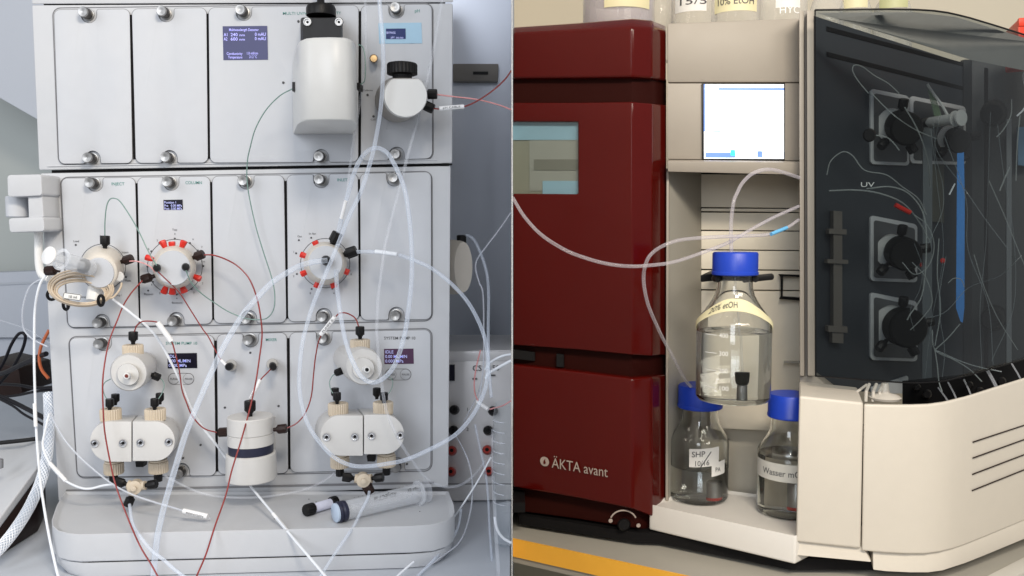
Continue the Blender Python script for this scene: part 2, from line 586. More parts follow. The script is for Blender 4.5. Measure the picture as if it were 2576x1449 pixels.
# right bench: its front edge runs obliquely
e0, e1 = G(1289.5, 1352, ZR), G(1700, 1440, ZR)
dirv = (e1 - e0).normalized()
nrm = Vector((-dirv.y, dirv.x, 0))
if nrm.y < 0: nrm = -nrm
fa = e0 + dirv * 0.0
fb = e0 + dirv * 1.6
top = [fa, fb, Vector((fb.x, 2.0, ZR)), Vector((fa.x, 2.0, ZR))]
wt = struct('worktop', MB().prism(top, [v - Vector((0, 0, 0.036)) for v in top]), bench2_m, bevel=0.0015)
tn = -nrm
a = [fa + Vector((0, 0, -0.0005)), fb + Vector((0, 0, -0.0005)), fb + Vector((0, 0, -0.026)), fa + Vector((0, 0, -0.026))]
a2 = [v + tn * 0.003 for v in a]
for i in (0, 3):           # butt the strip against the added divider
    a2[i] = a2[i] - dirv * ((a2[i].x - 0.0012) / dirv.x)
ed = MB().prism(a2, a).build('edging_strip', amber_m, wt)

# ------------------------------------------------------------------ left background
cab = thing('wall_cabinet', 'pale white cabinet hanging at upper left behind the grey-white machine', 'cabinet', P(20, 250, 1.9))
MB().plate([(-220, -160), (150, -160), (150, 333), (0, 247), (-220, 120)], 1.9, 0.25).build('body', wall_m, cab, bevel=0.003)
trk = thing('cable_trunking', 'white cable trunking along the wall at the left, behind the wires', 'trunking', P(50, 800, 2.1))
MB().plate([(-120, 690), (420, 668), (420, 850), (-120, 850)], 2.1, 0.09).build('body', wall_m, trk, bevel=0.004)
MB().plate([(-120, 716), (420, 694), (420, 700), (-120, 722)], 2.097, 0.02).build('lid_edge', bench_m, trk)
MB().plate([(-120, 850), (420, 850), (420, 905), (-120, 905)], 2.12, 0.05).build('lower_cover', wall_m, trk, bevel=0.003)

met = thing('metal_cabinet', 'blue-grey metal cabinet standing right of the grey-white machine', 'cabinet', P(1210, 860, 1.42))
MB().prism([P(1060, -80, 1.42), P(1287, -80, 1.42), P(1287, 905, 1.42), P(1060, 905, 1.42)],
           [P(1060, -80, 1.9), P(1287.2, -80, 1.9), P(1287.2, 905, 1.9), P(1060, 905, 1.9)]).build('door', metal_door_m, met, bevel=0.002)
hd = MB().plate([(1139, 160), (1254, 160), (1252, 205), (1139, 205)], 1.405, 0.016).build('handle', taupe_m, met, bevel=0.002)
MB().plate([(1190, 180), (1228, 180), (1228, 187), (1190, 187)], 1.4035, 0.002).build('slot', black_m, hd)

# power supply box with sockets
dv = thing('power_supply', 'silver laboratory box with rows of black and red sockets beside the machine', 'power supply', P(1200, 1262, 1.11))
MB().prism([P(1085, 884, 1.11), P(1287, 880, 1.11), P(1287, 1258, 1.10), P(1085, 1262, 1.10)],
           [P(1085, 842, 1.34), P(1287, 842, 1.34), P(1287, 1180, 1.34), P(1085, 1180, 1.34)]).build('case', device_m, dv, bevel=0.002)
MB().plate([(1110, 884), (1287, 884), (1287, 908), (1110, 908)], 1.107, 0.003).build('top_strip', device_m, dv, bevel=0.001)
MB().plate([(1126, 918), (1144, 918), (1144, 958), (1126, 958)], 1.104, 0.006).build('display', screen_dark_m, dv)
ptext('CS', 1188, 933, 15, 1.104, ink_m, dv)
ptext('150', 1228, 932, 14, 1.104, ink_m, dv)
for X, Y in ((1188, 952), (1234, 943)):
    MB().plate([(X, Y), (X + 12, Y), (X + 12, Y + 3), (X, Y + 3)], 1.104, 0.003).build('marking', ink_m, dv)
for n_, Y in (('1', 1034), ('2', 1084), ('3', 1140)):
    ptext(n_, 1173, Y, 9, 1.104, ink_m, dv)
for X, Y, mm in ((1143, 1031, black_m), (1240, 1034, black_m), (1141, 1083, black_m), (1228, 1083, black_m), (1137, 1134, jack_red_m), (1226, 1132, jack_red_m), (1135, 1187, jack_red_m), (1230, 1186, jack_red_m)):
    s_ = MB().rounds([(X, Y, 1.104, 13), (X, Y, 1.10, 13), (X - 1, Y - 1, 1.085, 11), (X - 1, Y - 1, 1.083, 9)], 20).build('socket', mm, dv)
    MB().rounds([(X - 1, Y - 1, 1.0832, 5), (X - 1, Y - 1, 1.0815, 4.6)], 14).build('socket_hole', gap_m, s_)
MB().plate([(1100, 1216), (1287, 1216), (1287, 1219), (1100, 1219)], 1.1005, 0.004).build('seam', line_m, dv)
MB().box(P(1205, 1266, 1.16) + Vector((0, 0, 0.004)), (0.13, 0.06, 0.014)).build('foot', black_m, dv)

# ------------------------------------------------------------------ left machine
mach = thing('chromatography_system', 'grey-white chromatography rack with pumps, valves and tangled tubing', 'lab instrument', P(640, 1415, 1.05))
# cases
def case(front, back, d1=1.34):
    return MB().prism([P(x, y, YL) for x, y in front], [P(x, y, d1) for x, y in back])
case([(78, -60), (1140, -72), (1140, 6), (80, 10)], [(160, -30), (1128, -40), (1128, 0), (160, 4)]).build('top_case', case_m, mach, bevel=0.002)
case([(80, 13), (1139, 8.5), (1138, 411), (98, 428)], [(170, 30), (1126, 30), (1126, 400), (180, 410)]).build('upper_case', case_m, mach, bevel=0.0025)
case([(101, 436), (1134, 417), (1128, 1225), (147, 1262)], [(180, 440), (1122, 440), (1116, 1150), (200, 1170)]).build('lower_case', case_m, mach, bevel=0.0025)
MB().prism([P(130, 428, 1.006), P(1130, 408, 1.006), P(1130, 440, 1.006), P(130, 445, 1.006)], [P(200, 430, 1.3), P(1100, 415, 1.3), P(1100, 440, 1.3), P(200, 440, 1.3)]).build('gap', gap_m, mach)
MB().prism([P(110, 4, 1.006), P(1120, 0, 1.006), P(1120, 20, 1.006), P(110, 22, 1.006)], [P(200, 10, 1.3), P(1100, 10, 1.3), P(1100, 25, 1.3), P(200, 25, 1.3)]).build('gap', gap_m, mach)
MB().plate([(1112, 412), (1137, 411.5), (1137, 415), (1112, 416)], 0.9995, 0.004).build('vent_slot', gap_m, mach)
MB().plate([(118, 416), (1100, 400), (1100, 403), (118, 419)], 0.9985, 0.002).build('ledge', case_m, mach)

rows = [
    dict(bay=((132, 20), (1089, 8), (1090, 402), (147, 415)), panels=[
        ((136, 25), (326, 23), (333, 410), (149, 412), 'blank', .46, .46),
        ((332, 23), (519, 20), (523, 409), (342, 410), 'blank', .46, .47),
        ((525, 20), (902, 14), (901, 407), (529, 409), 'detector', .235, .75),
        ((909, 14), (1086, 11), (1087, 398), (908, 405), 'ph', .50, .50)]),
    dict(bay=((151, 446), (1087, 431), (1088, 807), (170, 826)), panels=[
        ((154, 449), (340, 447), (350, 821), (172, 823), 'inject', .455, .48),
        ((346, 447), (528, 444), (534, 814), (354, 820), 'column', .465, .50),
        ((534, 444), (714, 441), (720, 811), (539, 813), 'spare', .475, .485),
        ((722, 441), (900, 437), (903, 805), (725, 809), 'inlet', .485, .505),
        ((906, 437), (1084, 433), (1085, 803), (908, 805), 'end', .485, .505)]),
    dict(bay=((172, 847), (1087, 826), (1087, 1185), (194, 1203)), panels=[
        ((175, 851), (538, 843), (543, 1196), (196, 1199), 'pump', .235, .755),
        ((546, 842), (721, 837), (725, 1190), (549, 1193), 'mixer', .485, None),
        ((729, 837), (1083, 830), (1083, 1180), (731, 1188), 'pump2', .245, .76)]),
]
# one knurled captive screw, reused on every panel
shaded_steel_m = mat('shaded_knurled_steel', (0.085, 0.078, 0.075), 0.35, metal=0.8, var=0.2, scale=300)  # steel toned down for the dark surroundings the knurled side would mirror
kb = MB().lathe([(0.0068, 0), (0.0070, 0.0008), (0.0070, 0.0014), (0.0056, 0.0018), (0.0056, 0.0035)], (0, 0, 0), (0, -1, 0), 24)
kb.lathe([(0.0058, 0.003), (0.0062, 0.0038), (0.0062, 0.0128), (0.0059, 0.0136)], (0, 0, 0), (0, -1, 0), 1, ridges=28, ridge=0.035)
kb.lathe([(0.0058, 0.0130), (0.0058, 0.0139), (0.0053, 0.0145), (0.0022, 0.0142), (0.0010, 0.0138)], (0, 0, 0), (0, -1, 0), 28)
knob_me = kb.mesh('knob', shaded_steel_m)
knob_me.materials.append(steel_m)
for p_ in knob_me.polygons:
    c_ = p_.center
    if c_.y < -0.0128 or c_.y > -0.0022: p_.material_index = 1
pan = {}
FP = YL - 0.0045           # panel faces
for row in rows:
    bay = row['bay']
    MB().prism([P(x, y, YL - 0.0006) for x, y in rrect(*bay, 20)], [P(x, y, YL + 0.002) for x, y in rrect(*bay, 20)]).build('bay_plate', case_m, mach)
    MB().tube([P(x, y, YL - 0.0007) for x, y in rrect(*bay, 20)], 0.0006, 6, closed=True).build('gasket', line_m, mach)
    for i, (TL, TR, BR, BL, nm, kt, kbm) in enumerate(row['panels']):
        nt = [('top', kt, 20, 34)]
        if kbm: nt.append(('bottom', kbm, 20, 32))
        ol = rrect(TL, TR, BR, BL, 15, nt)
        p_ = MB().prism([P(x, y, FP) for x, y in ol], [P(x, y, YL) for x, y in ol]).build('panel', panel_m, mach, bevel=0.0009, bseg=2)
        MB().tube([P(x, y, YL - 0.0010) for x, y in ol], 0.0006, 6, closed=True).build('rim', line_m, p_)
        pan[nm + str(i)] = p_
        pan[nm] = p_
        lerp = lambda A, B, t: (A[0] + (B[0] - A[0]) * t, A[1] + (B[1] - A[1]) * t)
        k1 = lerp(TL, TR, kt)
        inst('knob', knob_me, p_, P(k1[0], k1[1] + 13, YL - 0.001))
        if kbm:
            k2 = lerp(BL, BR, kbm)
            inst('knob', knob_me, p_, P(k2[0], k2[1] - 12, YL - 0.001))
        if i + 1 < len(row['panels']):
            n2 = row['panels'][i + 1]
            g = [((TR[0] + n2[0][0]) / 2 - 2.6, TR[1] + 14), ((TR[0] + n2[0][0]) / 2 + 2.6, TR[1] + 14), ((BR[0] + n2[3][0]) / 2 + 2.6, BR[1] - 10), ((BR[0] + n2[3][0]) / 2 - 2.6, BR[1] - 10)]
            MB().plate(g, YL - 0.0022, 0.002).build('gap_strip', gap_m, mach)

# prints and displays on the panels
T = FP - 0.0004
def screen(nm, x0, y0, x1, y1, m, skew=2):
    return MB().plate([(x0, y0), (x1, y0 - 1), (x1 + skew, y1 - 1), (x0 + skew, y1)], FP - 0.0006, 0.0012).build('display', m, pan[nm])
screen('detector', 560, 66, 672, 151, screen_blue_m)
D2 = FP - 0.0011
q = pan['detector']
ptext('Multiwavelength Detector', 576, 78, 6.5, D2, lcd_text_m, q, width=73)
ptext('A1', 563, 91, 8, D2, lcd_text_m, q, width=9, bold=.03); ptext('240', 580, 91, 8, D2, lcd_text_m, q, width=17, bold=.03); ptext('nm', 602, 91, 6, D2, lcd_text_m, q, width=13, bold=.03); ptext('0 mAU', 641, 90, 8, D2, lcd_text_m, q, width=27, bold=.03)
ptext('A2', 563, 102, 8, D2, lcd_text_m, q, width=9, bold=.03); ptext('600', 580, 102, 8, D2, lcd_text_m, q, width=17, bold=.03); ptext('nm', 602, 102, 6, D2, lcd_text_m, q, width=13, bold=.03); ptext('0 mAU', 641, 101, 8, D2, lcd_text_m, q, width=27, bold=.03)
ptext('Conductivity', 570, 138, 6.5, D2, lcd_text_m, q, width=39, bold=.02); ptext('1.0 mS/cm', 620, 137, 6.5, D2, lcd_text_m, q, width=27, bold=.02)
ptext('Temperature', 574, 147, 6.5, D2, lcd_text_m, q, width=35, bold=.02); ptext('21.2 °C', 627, 146, 6.5, D2, lcd_text_m, q, width=19, bold=.02)
ptext('MULTI UV/VIS', 711, 37, 7, T, teal_m, q, width=66); ptext('CONDUCTIVITY', 782, 36, 7, T, teal_m, q, width=74)
dot_me = MB().lathe([(0.0011, 0), (0.0011, 0.0008), (0.0006, 0.0011)], (0, 0, 0), (0, -1, 0), 10).mesh('indicator_light', ink_m)
def dots(nm, pts, s=1.0):
    for X, Y in pts: inst('indicator_light', dot_me, pan[nm], P(X, Y, FP), scale=s)
dots('detector', [(751, 54), (713, 208)], 1.3)
screen('ph', 952, 58, 1060, 110, sticker_m)
MB().plate([(971, 72), (1020, 71.5), (1020.5, 97.5), (971, 98)], FP - 0.0012, 0.0012).build('display', screen_navy_m, pan['ph'])
ptext('BYPASS', 972, 85, 5.5, FP - 0.0017, lcd_text2_m, pan['ph'], width=22, bold=.02); ptext('pH', 983, 96.5, 5.5, FP - 0.0017, lcd_text2_m, pan['ph'], width=8, bold=.02); ptext('00.00', 996, 97, 4, FP - 0.0017, lcd_text2_m, pan['ph'], width=18, bold=.02)
ptext('pH', 1043, 31, 8, T, teal_m, pan['ph'], width=12)
dots('ph', [(925, 239), (940, 293)], 1.3)
ptext('Calibrate', 913, 229, 4, T, ink_m, pan['ph'], width=24); ptext('Cell', 932, 303, 4, T, ink_m, pan['ph'], width=12)
ptext('INJECT', 280, 466, 7.5, T, teal_m, pan['inject'], width=32)
ptext('Load', 184, 609, 5, T, ink_m, pan['inject'], width=14); ptext('Inject', 306, 637, 5, T, ink_m, pan['inject'], width=17); ptext('Waste', 314, 708, 5, T, ink_m, pan['inject'], width=15); ptext('2', 250, 596, 5, T, ink_m, pan['inject'])
ptext('Loop', 200, 749, 5, T, ink_m, pan['inject'], width=16); ptext('Loop 1', 290, 745, 5, T, ink_m, pan['inject'], width=16)
dots('inject', [(191, 616), (317, 697), (282, 748), (317, 645)])
ptext('COLUMN', 466, 463, 7.5, T, teal_m, pan['column'], width=41)
screen('column', 411, 503, 459, 528, screen_dark_m, 1)
ptext('Position 1', 413, 512, 6, D2, lcd_text2_m, pan['column'], width=29, bold=.02); ptext('Pre   0.00 MPa', 413, 520, 6, D2, lcd_text2_m, pan['column'], width=44, bold=.03); ptext('Post  0.00 MPa', 413, 527.5, 6, D2, lcd_text2_m, pan['column'], width=44, bold=.03)
ptext('Top', 433, 580, 5, T, ink_m, pan['column'], width=12); ptext('Bottom', 432, 764, 5, T, ink_m, pan['column'], width=26); ptext('Bypass', 362, 742, 5, T, ink_m, pan['column'], width=23); ptext('Out', 506, 660, 5, T, ink_m, pan['column'], width=10)
dots('column', [(440, 600), (401, 611), (478, 611), (498, 630), (381, 632), (371, 671), (512, 669), (373, 731), (385, 709), (482, 727), (445, 741)])
for i, (X, Y) in enumerate(((438, 591), (394, 607), (484, 604), (506, 624), (372, 629), (371, 660), (508, 715), (486, 738), (443, 753), (400, 740), (380, 718))):
    ptext(str((i + 3) % 8 + 1), X, Y, 5, T, ink_m, pan['column'])
ptext('INLET', 848, 456, 7.5, T, teal_m, pan['inlet'], width=25)
ptext('Out', 748, 597, 5, T, ink_m, pan['inlet'], width=11); ptext('In fan', 777, 590, 5, T, ink_m, pan['inlet'], width=17)
dots('inlet', [(752, 604), (783, 598), (745, 637), (747, 689), (784, 727), (836, 726)])
for s_, X, Y in (('1', 737, 636), ('2', 737, 697), ('8', 779, 740), ('4', 838, 740), ('6', 882, 692)):
    ptext(s_, X, Y, 5, T, ink_m, pan['inlet'])
for nm, tx, ty, sx, sy, lm in (('pump', 417, 867, 421, 889, screen_dark_m), ('pump2', 966, 854, 966, 878, mat('lcd_plum', (0.06, 0.028, 0.06), 0.12, emit=0.3))):
    ptext('SYSTEM PUMP 10', tx, ty, 7.5, T, teal_m if nm == 'pump' else ink_m, pan[nm], width=79)
    screen(nm, sx, sy, sx + 74, sy + 38, lm, 1)
    for k, s_ in enumerate(('IDLE', '0.00 ML/MIN', '0.000 MPa')):
        ptext(s_, sx + 3, sy + 11 + 11.5 * k, 8, D2, lcd_text2_m, pan[nm], width=(20, 55, 46)[k], bold=.02)
    bx, by = (437, 953) if nm == 'pump' else (983, 942)
    pill = box_rr(bx - 14, by - 14, bx + 51, by + 14, 13.9)
    MB().tube([P(x, y, FP) for x, y in pill], 0.0004, 5, closed=True).build('button_outline', line_m, pan[nm])
    for k, s_ in enumerate(('PURGE', 'PAUSE')):
        MB().rounds([(bx + 37 * k, by, FP, 13.2), (bx + 37 * k, by, FP - 0.0008, 13.2), (bx + 37 * k, by, FP - 0.0012, 12)], 28).build('button', panel_m, pan[nm])
        MB().tube([P(bx + 37 * k + 13 * math.cos(t * .2244), by + 13 * math.sin(t * .2244), FP - 0.0006) for t in range(28)], 0.00035, 5, closed=True).build('button_ring', line_m, pan[nm])
        ptext(s_, bx - 9 + 37 * k, by + 2.5, 5, FP - 0.0016, ink_m, pan[nm], width=19)
ptext('MIXER', 668, 858, 7.5, T, teal_m, pan['mixer'], width=28)
dots('mixer', [(630, 887), (566, 1025), (701, 1021)], 1.2)
dots('pump', [(461, 1152), (505, 1119)], 1.2)
dots('pump2', [(890, 864), (987, 953), (1024, 1167)], 1.2)
# printed dial rings
def ring(nm, X, Y, r, m=ink_m, w=0.0004):
    MB().tube([P(X + r * math.cos(t * .131), Y + r * math.sin(t * .131), FP) for t in range(48)], w, 4, closed=True).build('dial_ring', m, pan[nm])
ring('column', 440, 671, 69)
ring('inlet', 818, 662, 62)
ring('inject', 258, 672, 58)

# shared fittings -----------------------------------------------------
fit_me = MB().lathe([(0.0022, 0), (0.0024, 0.003), (0.0034, 0.0036), (0.0034, 0.0045), (0.0050, 0.005), (0.0052, 0.006), (0.0052, 0.0135), (0.0047, 0.0145), (0.0022, 0.0146)], (0, 0, 0), (0, 0, 1), 1, ridges=9, ridge=0.09).mesh('fitting', black_m)
fit_brown_me = fit_me.copy(); fit_brown_me.materials.clear(); fit_brown_me.materials.append(brown_m)
plug = MB().lathe([(0.0030, 0), (0.0034, 0.001), (0.0042, 0.0045), (0.0046, 0.0075), (0.0046, 0.0095), (0.0040, 0.0105)], (0, 0, 0), (0, 0, 1), 6)
plug_me = plug.mesh('plug', red_m)
nut = MB().lathe([(0.0100, 0), (0.0114, 0.0008), (0.0116, 0.0125), (0.0108, 0.0140), (0.0060, 0.0143), (0.0058, 0.0135)], (0, 0, 0), (0, 0, 1), 1, ridges=26, ridge=0.085)
nut.lathe([(0.0102, -0.0022), (0.0104, -0.0004)], (0, 0, 0), (0, 0, 1), 30)
nut_me = nut.mesh('nut', tan_m)
scr = MB().lathe([(0.0046, 0), (0.0046, 0.0012), (0.0040, 0.0020), (0.0030, 0.0021), (0.0028, 0.0010), (0.0008, 0.0008)], (0, 0, 0), (0, -1, 0), 18)
scr_me = scr.mesh('screw', chrome_m)
scr_steel_me = scr_me.copy(); scr_steel_me.materials.clear(); scr_steel_me.materials.append(steel_m)
sock_me = MB().lathe([(0.0018, 0), (0.0018, 0.0014), (0.0012, 0.0014)], (0, 0, 0), (0, -1, 0), 6).mesh('screw_socket', gap_m)
def screw(parent, X, Y, d, s=1.0):
    inst('screw', scr_me, parent, P(X, Y, d), scale=s)
    inst('screw_socket', sock_me, parent, P(X, Y, d - 0.0001), scale=s)
def fitting(parent, a, b, me=None, s=1.0, name='fitting'):
    A, B = P(*a), P(*b)
    return inst(name, me or fit_me, parent, A, along(A, B), s)

# injection valve
v1 = MB().rounds([(258, 672, YL - .004, 55), (257, 673, .975, 54), (252, 681, .945, 47), (251, 684, .940, 44), (251, 685, .9385, 40)]).build('injection_valve', cream_m, mach)
MB().rounds([(250, 686, .9382, 38), (250, 687, .9368, 36)]).build('face_plate', panel_m, v1)
fitting(v1, (264, 626, .966), (264, 597, .966), s=1.05)
fitting(v1, (302, 660, .966), (326, 652, .966), fit_brown_me, s=1.05)
fitting(v1, (150, 680, .955), (122, 681, .955), fit_brown_me, s=1.1)
wk = MB().lathe([(0.004, 0), (0.0058, .001), (0.0060, .010), (0.0045, .0118), (.002, .012)], P(290, 694, .955), P(312, 699, .94) - P(290, 694, .955), 18).build('white_fitting', white_m, v1)
MB().lathe([(0.0085, 0), (0.0088, .002), (0.0080, .016), (0.006, .0165)], P(242, 724, .955), P(236, 752, .95) - P(242, 724, .955), 20).build('white_port', white_m, v1)
# column valve
v2 = MB().rounds([(438, 672, YL - .004, 56), (438, 672, .978, 55), (437, 673, .953, 48), (436, 674, .948, 45.5)]).build('column_valve', cream_m, mach)
MB().rounds([(436, 674, .9475, 44), (436, 674, .9455, 43)]).build('face_plate', panel_m, v2)
def plugs(v, cx, cy, pts, d=.976):
    for X, Y in pts:
        l = math.hypot(X - cx, Y - cy)
        ux, uy = (X - cx) / l, (Y - cy) / l
        fitting(v, (X - ux * 9, Y - uy * 9, d), (X + ux * 10, Y + uy * 10, d), plug_me, 0.86, 'plug')
plugs(v2, 437, 672, ((412, 615), (433, 618), (460, 615), (377, 650), (495, 698), (415, 729), (434, 731), (461, 727)))
fitting(v2, (482, 650, .972), (514, 638, .972), fit_brown_me, 1.05)
fitting(v2, (389, 694, .972), (358, 703, .972), fit_brown_me, 1.05)
for X, Y in ((395, 674), (467, 672)):
    MB().rounds([(X, Y, .946, 10), (X, Y, .936, 10.5), (X, Y, .932, 8), (X, Y, .9318, 5)], 20).build('port', black_m, v2)
# inlet valve
v3 = MB().rounds([(818, 663, YL - .004, 55), (818, 663, .978, 54), (819, 662, .953, 47), (819, 661, .948, 44.5)]).build('inlet_valve', cream_m, mach)
MB().rounds([(819, 661, .9475, 43), (819, 661, .9455, 42)]).build('face_plate', panel_m, v3)
plugs(v3, 818, 662, ((796, 616), (766, 643), (767, 686), (799, 714), (838, 714), (868, 682)))
fitting(v3, (833, 620, .970), (849, 588, .970), s=1.25)
fitting(v3, (860, 643, .970), (895, 631, .970), s=1.25)
MB().rounds([(820, 656, .946, 12), (820, 655, .934, 12.5), (820, 655, .930, 9), (820, 655, .9298, 5)], 20).build('port', black_m, v3)

# detector cell: black lamp housing and cream cover
plan = [(736, .9945), (741, .940), (746, .905), (755, .884), (770, .873), (790, .869), (830, .867), (868, .869), (884, .876), (893, .888), (898, .908), (894, .950), (886, .9945)]
zb_ = P(740, 337, .9945).z
zt_ = P(820, 92, .87).z
def uvring(z, inset):
    c0 = P(818, 200, .95)
    r_ = []
    for X, d in plan:
        v = P(X, 250, d); v.z = 0
        w = Vector((c0.x, .985, 0))
        t = v - w
        r_.append(w + t * (1 - inset) + Vector((0, 0, z)))
    r_[0].y = r_[-1].y = .9945
    return r_
uv = MB().loft([uvring(zb_, .012), uvring(zb_ + .0015, 0), uvring(zt_ - .030, 0), uvring(zt_ - .0035, .022), uvring(zt_ - .001, .032), uvring(zt_, .05)]).build('detector_cell', uv_m, mach, angle=55)
MB().loft([[P(x, y, d) for x, y in box_rr(*b, r)] for b, r, d in (((757, 46, 858, 130), 6, .9945), ((756, 44, 862, 118), 7, .925), ((762, 46, 858, 115), 7, .915))]).build('lamp_block', black_m, uv)
MB().lathe([(.0150, 0), (.0165, .001), (.0165, .009), (.0150, .0125), (.0120, .0135)], P(808, 43, .955), (0, 0, 1), 32).build('lamp_collar', black_m, uv)
MB().tube(smooth([P(808, 22, .955), P(807, 8, .957), P(806, -30, .965), P(800, -90, .985)]), px(9.5, .95), 14).build('lamp_cable', black_m, uv)
for X in (774, 853):
    inst('screw', scr_steel_me, uv, P(X, 56, .9155), scale=1.05)
    inst('screw', sock_me, uv, P(X, 56, .9154), scale=.8)
MB().plate([(735, 206), (745, 206), (745, 229), (735, 229)], .925, .02).build('port', black_m, uv)
MB().plate([(896, 208), (905, 208), (905, 224), (896, 224)], .935, .02).build('port', black_m, uv)

# pH cell
def dshape(X, Y, r, d, cut=.78, n=40):
    o = []
    for i in range(n):
        a_ = 2 * math.pi * i / n
        x, y = r * math.cos(a_), r * math.sin(a_)
        o.append(P(X + x, Y + max(y, -r * cut), d))
    return o
ph = MB().loft([dshape(1000, 251, 57, YL - .004, 1), dshape(1004, 249, 57, .965, 1), dshape(1018, 242, 55, .925, .82)]).build('ph_cell', taupe_m if False else mat('grey_beige_body', (0.27, 0.25, 0.23), 0.42, var=.04), mach, angle=50)
MB().loft([dshape(1018.5, 241.5, 55.5, .9248), dshape(1020, 241, 55, .918), dshape(1020.5, 240.7, 53, .9155)]).build('face_plate', uv_m, ph)
MB().lathe([(.0105, 0), (.0110, .004), (.0170, .005), (.0170, .0155), (.0160, .017)], P(1012, 199, .945), (0, 0, 1), 1, ridges=30, ridge=.04).build('knob', black_m, ph)
for a_, b_ in (((1064, 237, .95), (1092, 237, .95)), ((1058, 260, .95), (1086, 273, .95))):
    fitting(ph, a_, b_, s=1.1)
MB().rounds([(940, 147, YL - .004, 10), (940, 147, .984, 10.5), (940, 147, .979, 8), (940, 147, .9788, 3)], 20).build('socket', brass_m, pan['ph'])
MB().plate([(980, 300), (1042, 300), (1042, 325), (972, 325)], .9945, .002).build('foot_plate', panel_m, ph, bevel=.0004)

# pumps
def pump(vb, face, back, stub, tip_m, lc, rc, gap, yt, yb, off, topn, botn, nutx, fits, sfit, screws):
    (fx, fy), (bx, by) = face, back
    body = MB().rounds([(bx, by, YL - .004, 34), (bx + (fx - bx) * .3, by + (fy - by) * .3, .972, 40), (bx + (fx - bx) * .65, by + (fy - by) * .65, .945, 47), (fx, fy, .922, 48), (fx, fy + .5, .918, 45)], 36).build('check_valve', pump_m, mach)
    MB().rounds([(fx - 2, fy + 5, .9178, 29), (fx - 2, fy + 5, .912, 28.5), (fx - 2, fy + 5, .9105, 27)], 32).build('end_cap', pump_m, body)
    MB().rounds([(fx + stub[0] * .4, fy + 7, .9104, 9), (fx + stub[0], fy + stub[1], .890, 8.5), (fx + stub[0], fy + stub[1], .889, 7.5)], 20).build('stub', white_m, body)
    MB().rounds([(fx + stub[0], fy + stub[1], .8889, 5), (fx + stub[0], fy + stub[1], .8875, 4)], 14).build('stub_tip', tip_m, body)
    nx, ny = nutx
    inst('nut', nut_me, body, P(nx, ny + 17, .945), scale=.98)
    fitting(body, (nx, ny - 14, .945), (nx, ny - 46, .945), s=1.0)
    fitting(body, sfit[0], sfit[1], s=.85)
    halves = []
    n = 22
    for side, (cx, cy, r) in ((-1, lc), (1, rc)):
        def outl(ox, oy, grow=0):
            o = []
            for i in range(n + 1):
                t = math.pi / 2 + math.pi * i / n
                o.append((cx + side * -(r + grow) * math.cos(t) * -1 + ox, cy - (r + grow) * math.sin(t) + oy))
            o = [(cx + side * (r + grow) * abs(math.cos(math.pi / 2 + math.pi * i / n)) + ox, cy - (r + grow) * math.sin(math.pi / 2 + math.pi * i / n) + oy) for i in range(n + 1)]
            g = gap + side * 1.3
            return [(g + ox, o[0][1])] + o + [(g + ox, o[-1][1])]
        f0 = outl(0, 0)
        hb = MB().loft([[P(x, y, YL - .004) for x, y in outl(*off)], [P(x, y, .955) for x, y in outl(off[0] * .5, off[1] * .5)], [P(x, y, .9215) for x, y in f0]])
        halves.append(hb.build('pump_head', pump_m, mach, bevel=.0012, angle=45))
    for k, (X, Y) in enumerate(screws):
        screw(halves[0 if k < 2 else 1], X, Y, .9213, 1.0)
    for k, (X, Y) in enumerate(topn):
        inst('nut', nut_me, halves[k], P(X, Y + 17, .942))
        for (X2, Y2, d2) in fits[k]:
            fitting(halves[k], (X2, Y2 + 14, d2), (X2, Y2 - 14, d2), s=.9)
    for k, (X, Y) in enumerate(botn):
        inst('nut', nut_me, halves[k], P(X, Y - 13, .950), (math.pi, 0, 0), .95)
        fitting(halves[k], (X, Y + 9, .950), (X, Y + 30, .950), s=.92)
    MB().plate([(gap + 8, yb), (gap + 30, yb), (gap + 28, yb + 14), (gap + 10, yb + 14)], .95, .01).build('drain_port', black_m, halves[1])
pump(None, (324, 937), (362, 918), (-6, 9), mat('brown_tip', (.16, .03, .02), .4), (277, 1111, 51), (390, 1110, 50), 332, 1062, 1161, (14, -16),
     ((279, 1041), (391, 1041)), ((286, 1176), (398, 1173)), (335, 880), (((276, 1018, .935), (290, 1005, .955)), ((389, 1017, .935), (402, 1003, .955))),
     ((376, 940, .94), (400, 950, .945)), ((239, 1115), (310, 1114), (354, 1113), (425, 1111)))
pump(None, (916, 922), (872, 900), (7, 8), black_m, (857, 1096, 51), (967, 1093, 50), 914.5, 1045, 1147, (-14, -16),
     ((851, 1027), (964, 1024)), ((855, 1160), (972, 1157)), (906, 867), (((848, 1002, .935), (843, 990, .955)), ((966, 1002, .935), (948, 990, .955))),
     ((866, 930, .94), (846, 938, .945)), ((822, 1099), (893, 1098), (935, 1096), (1007, 1094)))
# mixer
mz = P(633, 1205, .948)
ztop = P(633, 1046, .948)
Hm = ztop.z - mz.z
mx_ = MB().lathe([(.0265, 0), (.0285, .0015), (.0287, .004), (.0283, Hm * .30), (.0279, Hm * .405), (.0268, Hm * .42), (.0245, Hm * .425)], mz, (0, 0, 1), 48).build('mixer_chamber', pump_m, mach)
MB().lathe([(.0240, Hm * .40), (.0250, Hm * .43), (.0252, Hm * .56), (.0240, Hm * .57)], mz, (0, 0, 1), 48).build('band', navy_m, mx_)
MB().lathe([(.0240, Hm * .56), (.0258, Hm * .565), (.0258, Hm * .725), (.0250, Hm * .732)], mz, (0, 0, 1), 48).build('lower_ring', pump_m, mx_)
MB().lathe([(.0250, Hm * .735), (.0258, Hm * .742), (.0257, Hm * .985), (.0248, Hm)], mz, (0, 0, 1), 48).build('lid', pump_m, mx_)
fitting(mx_, (629, 1047, .945), (629, 1006, .945), s=1.25)
fitting(mx_, (584, 1086, .945), (550, 1088, .945), fit_brown_me, 1.05)
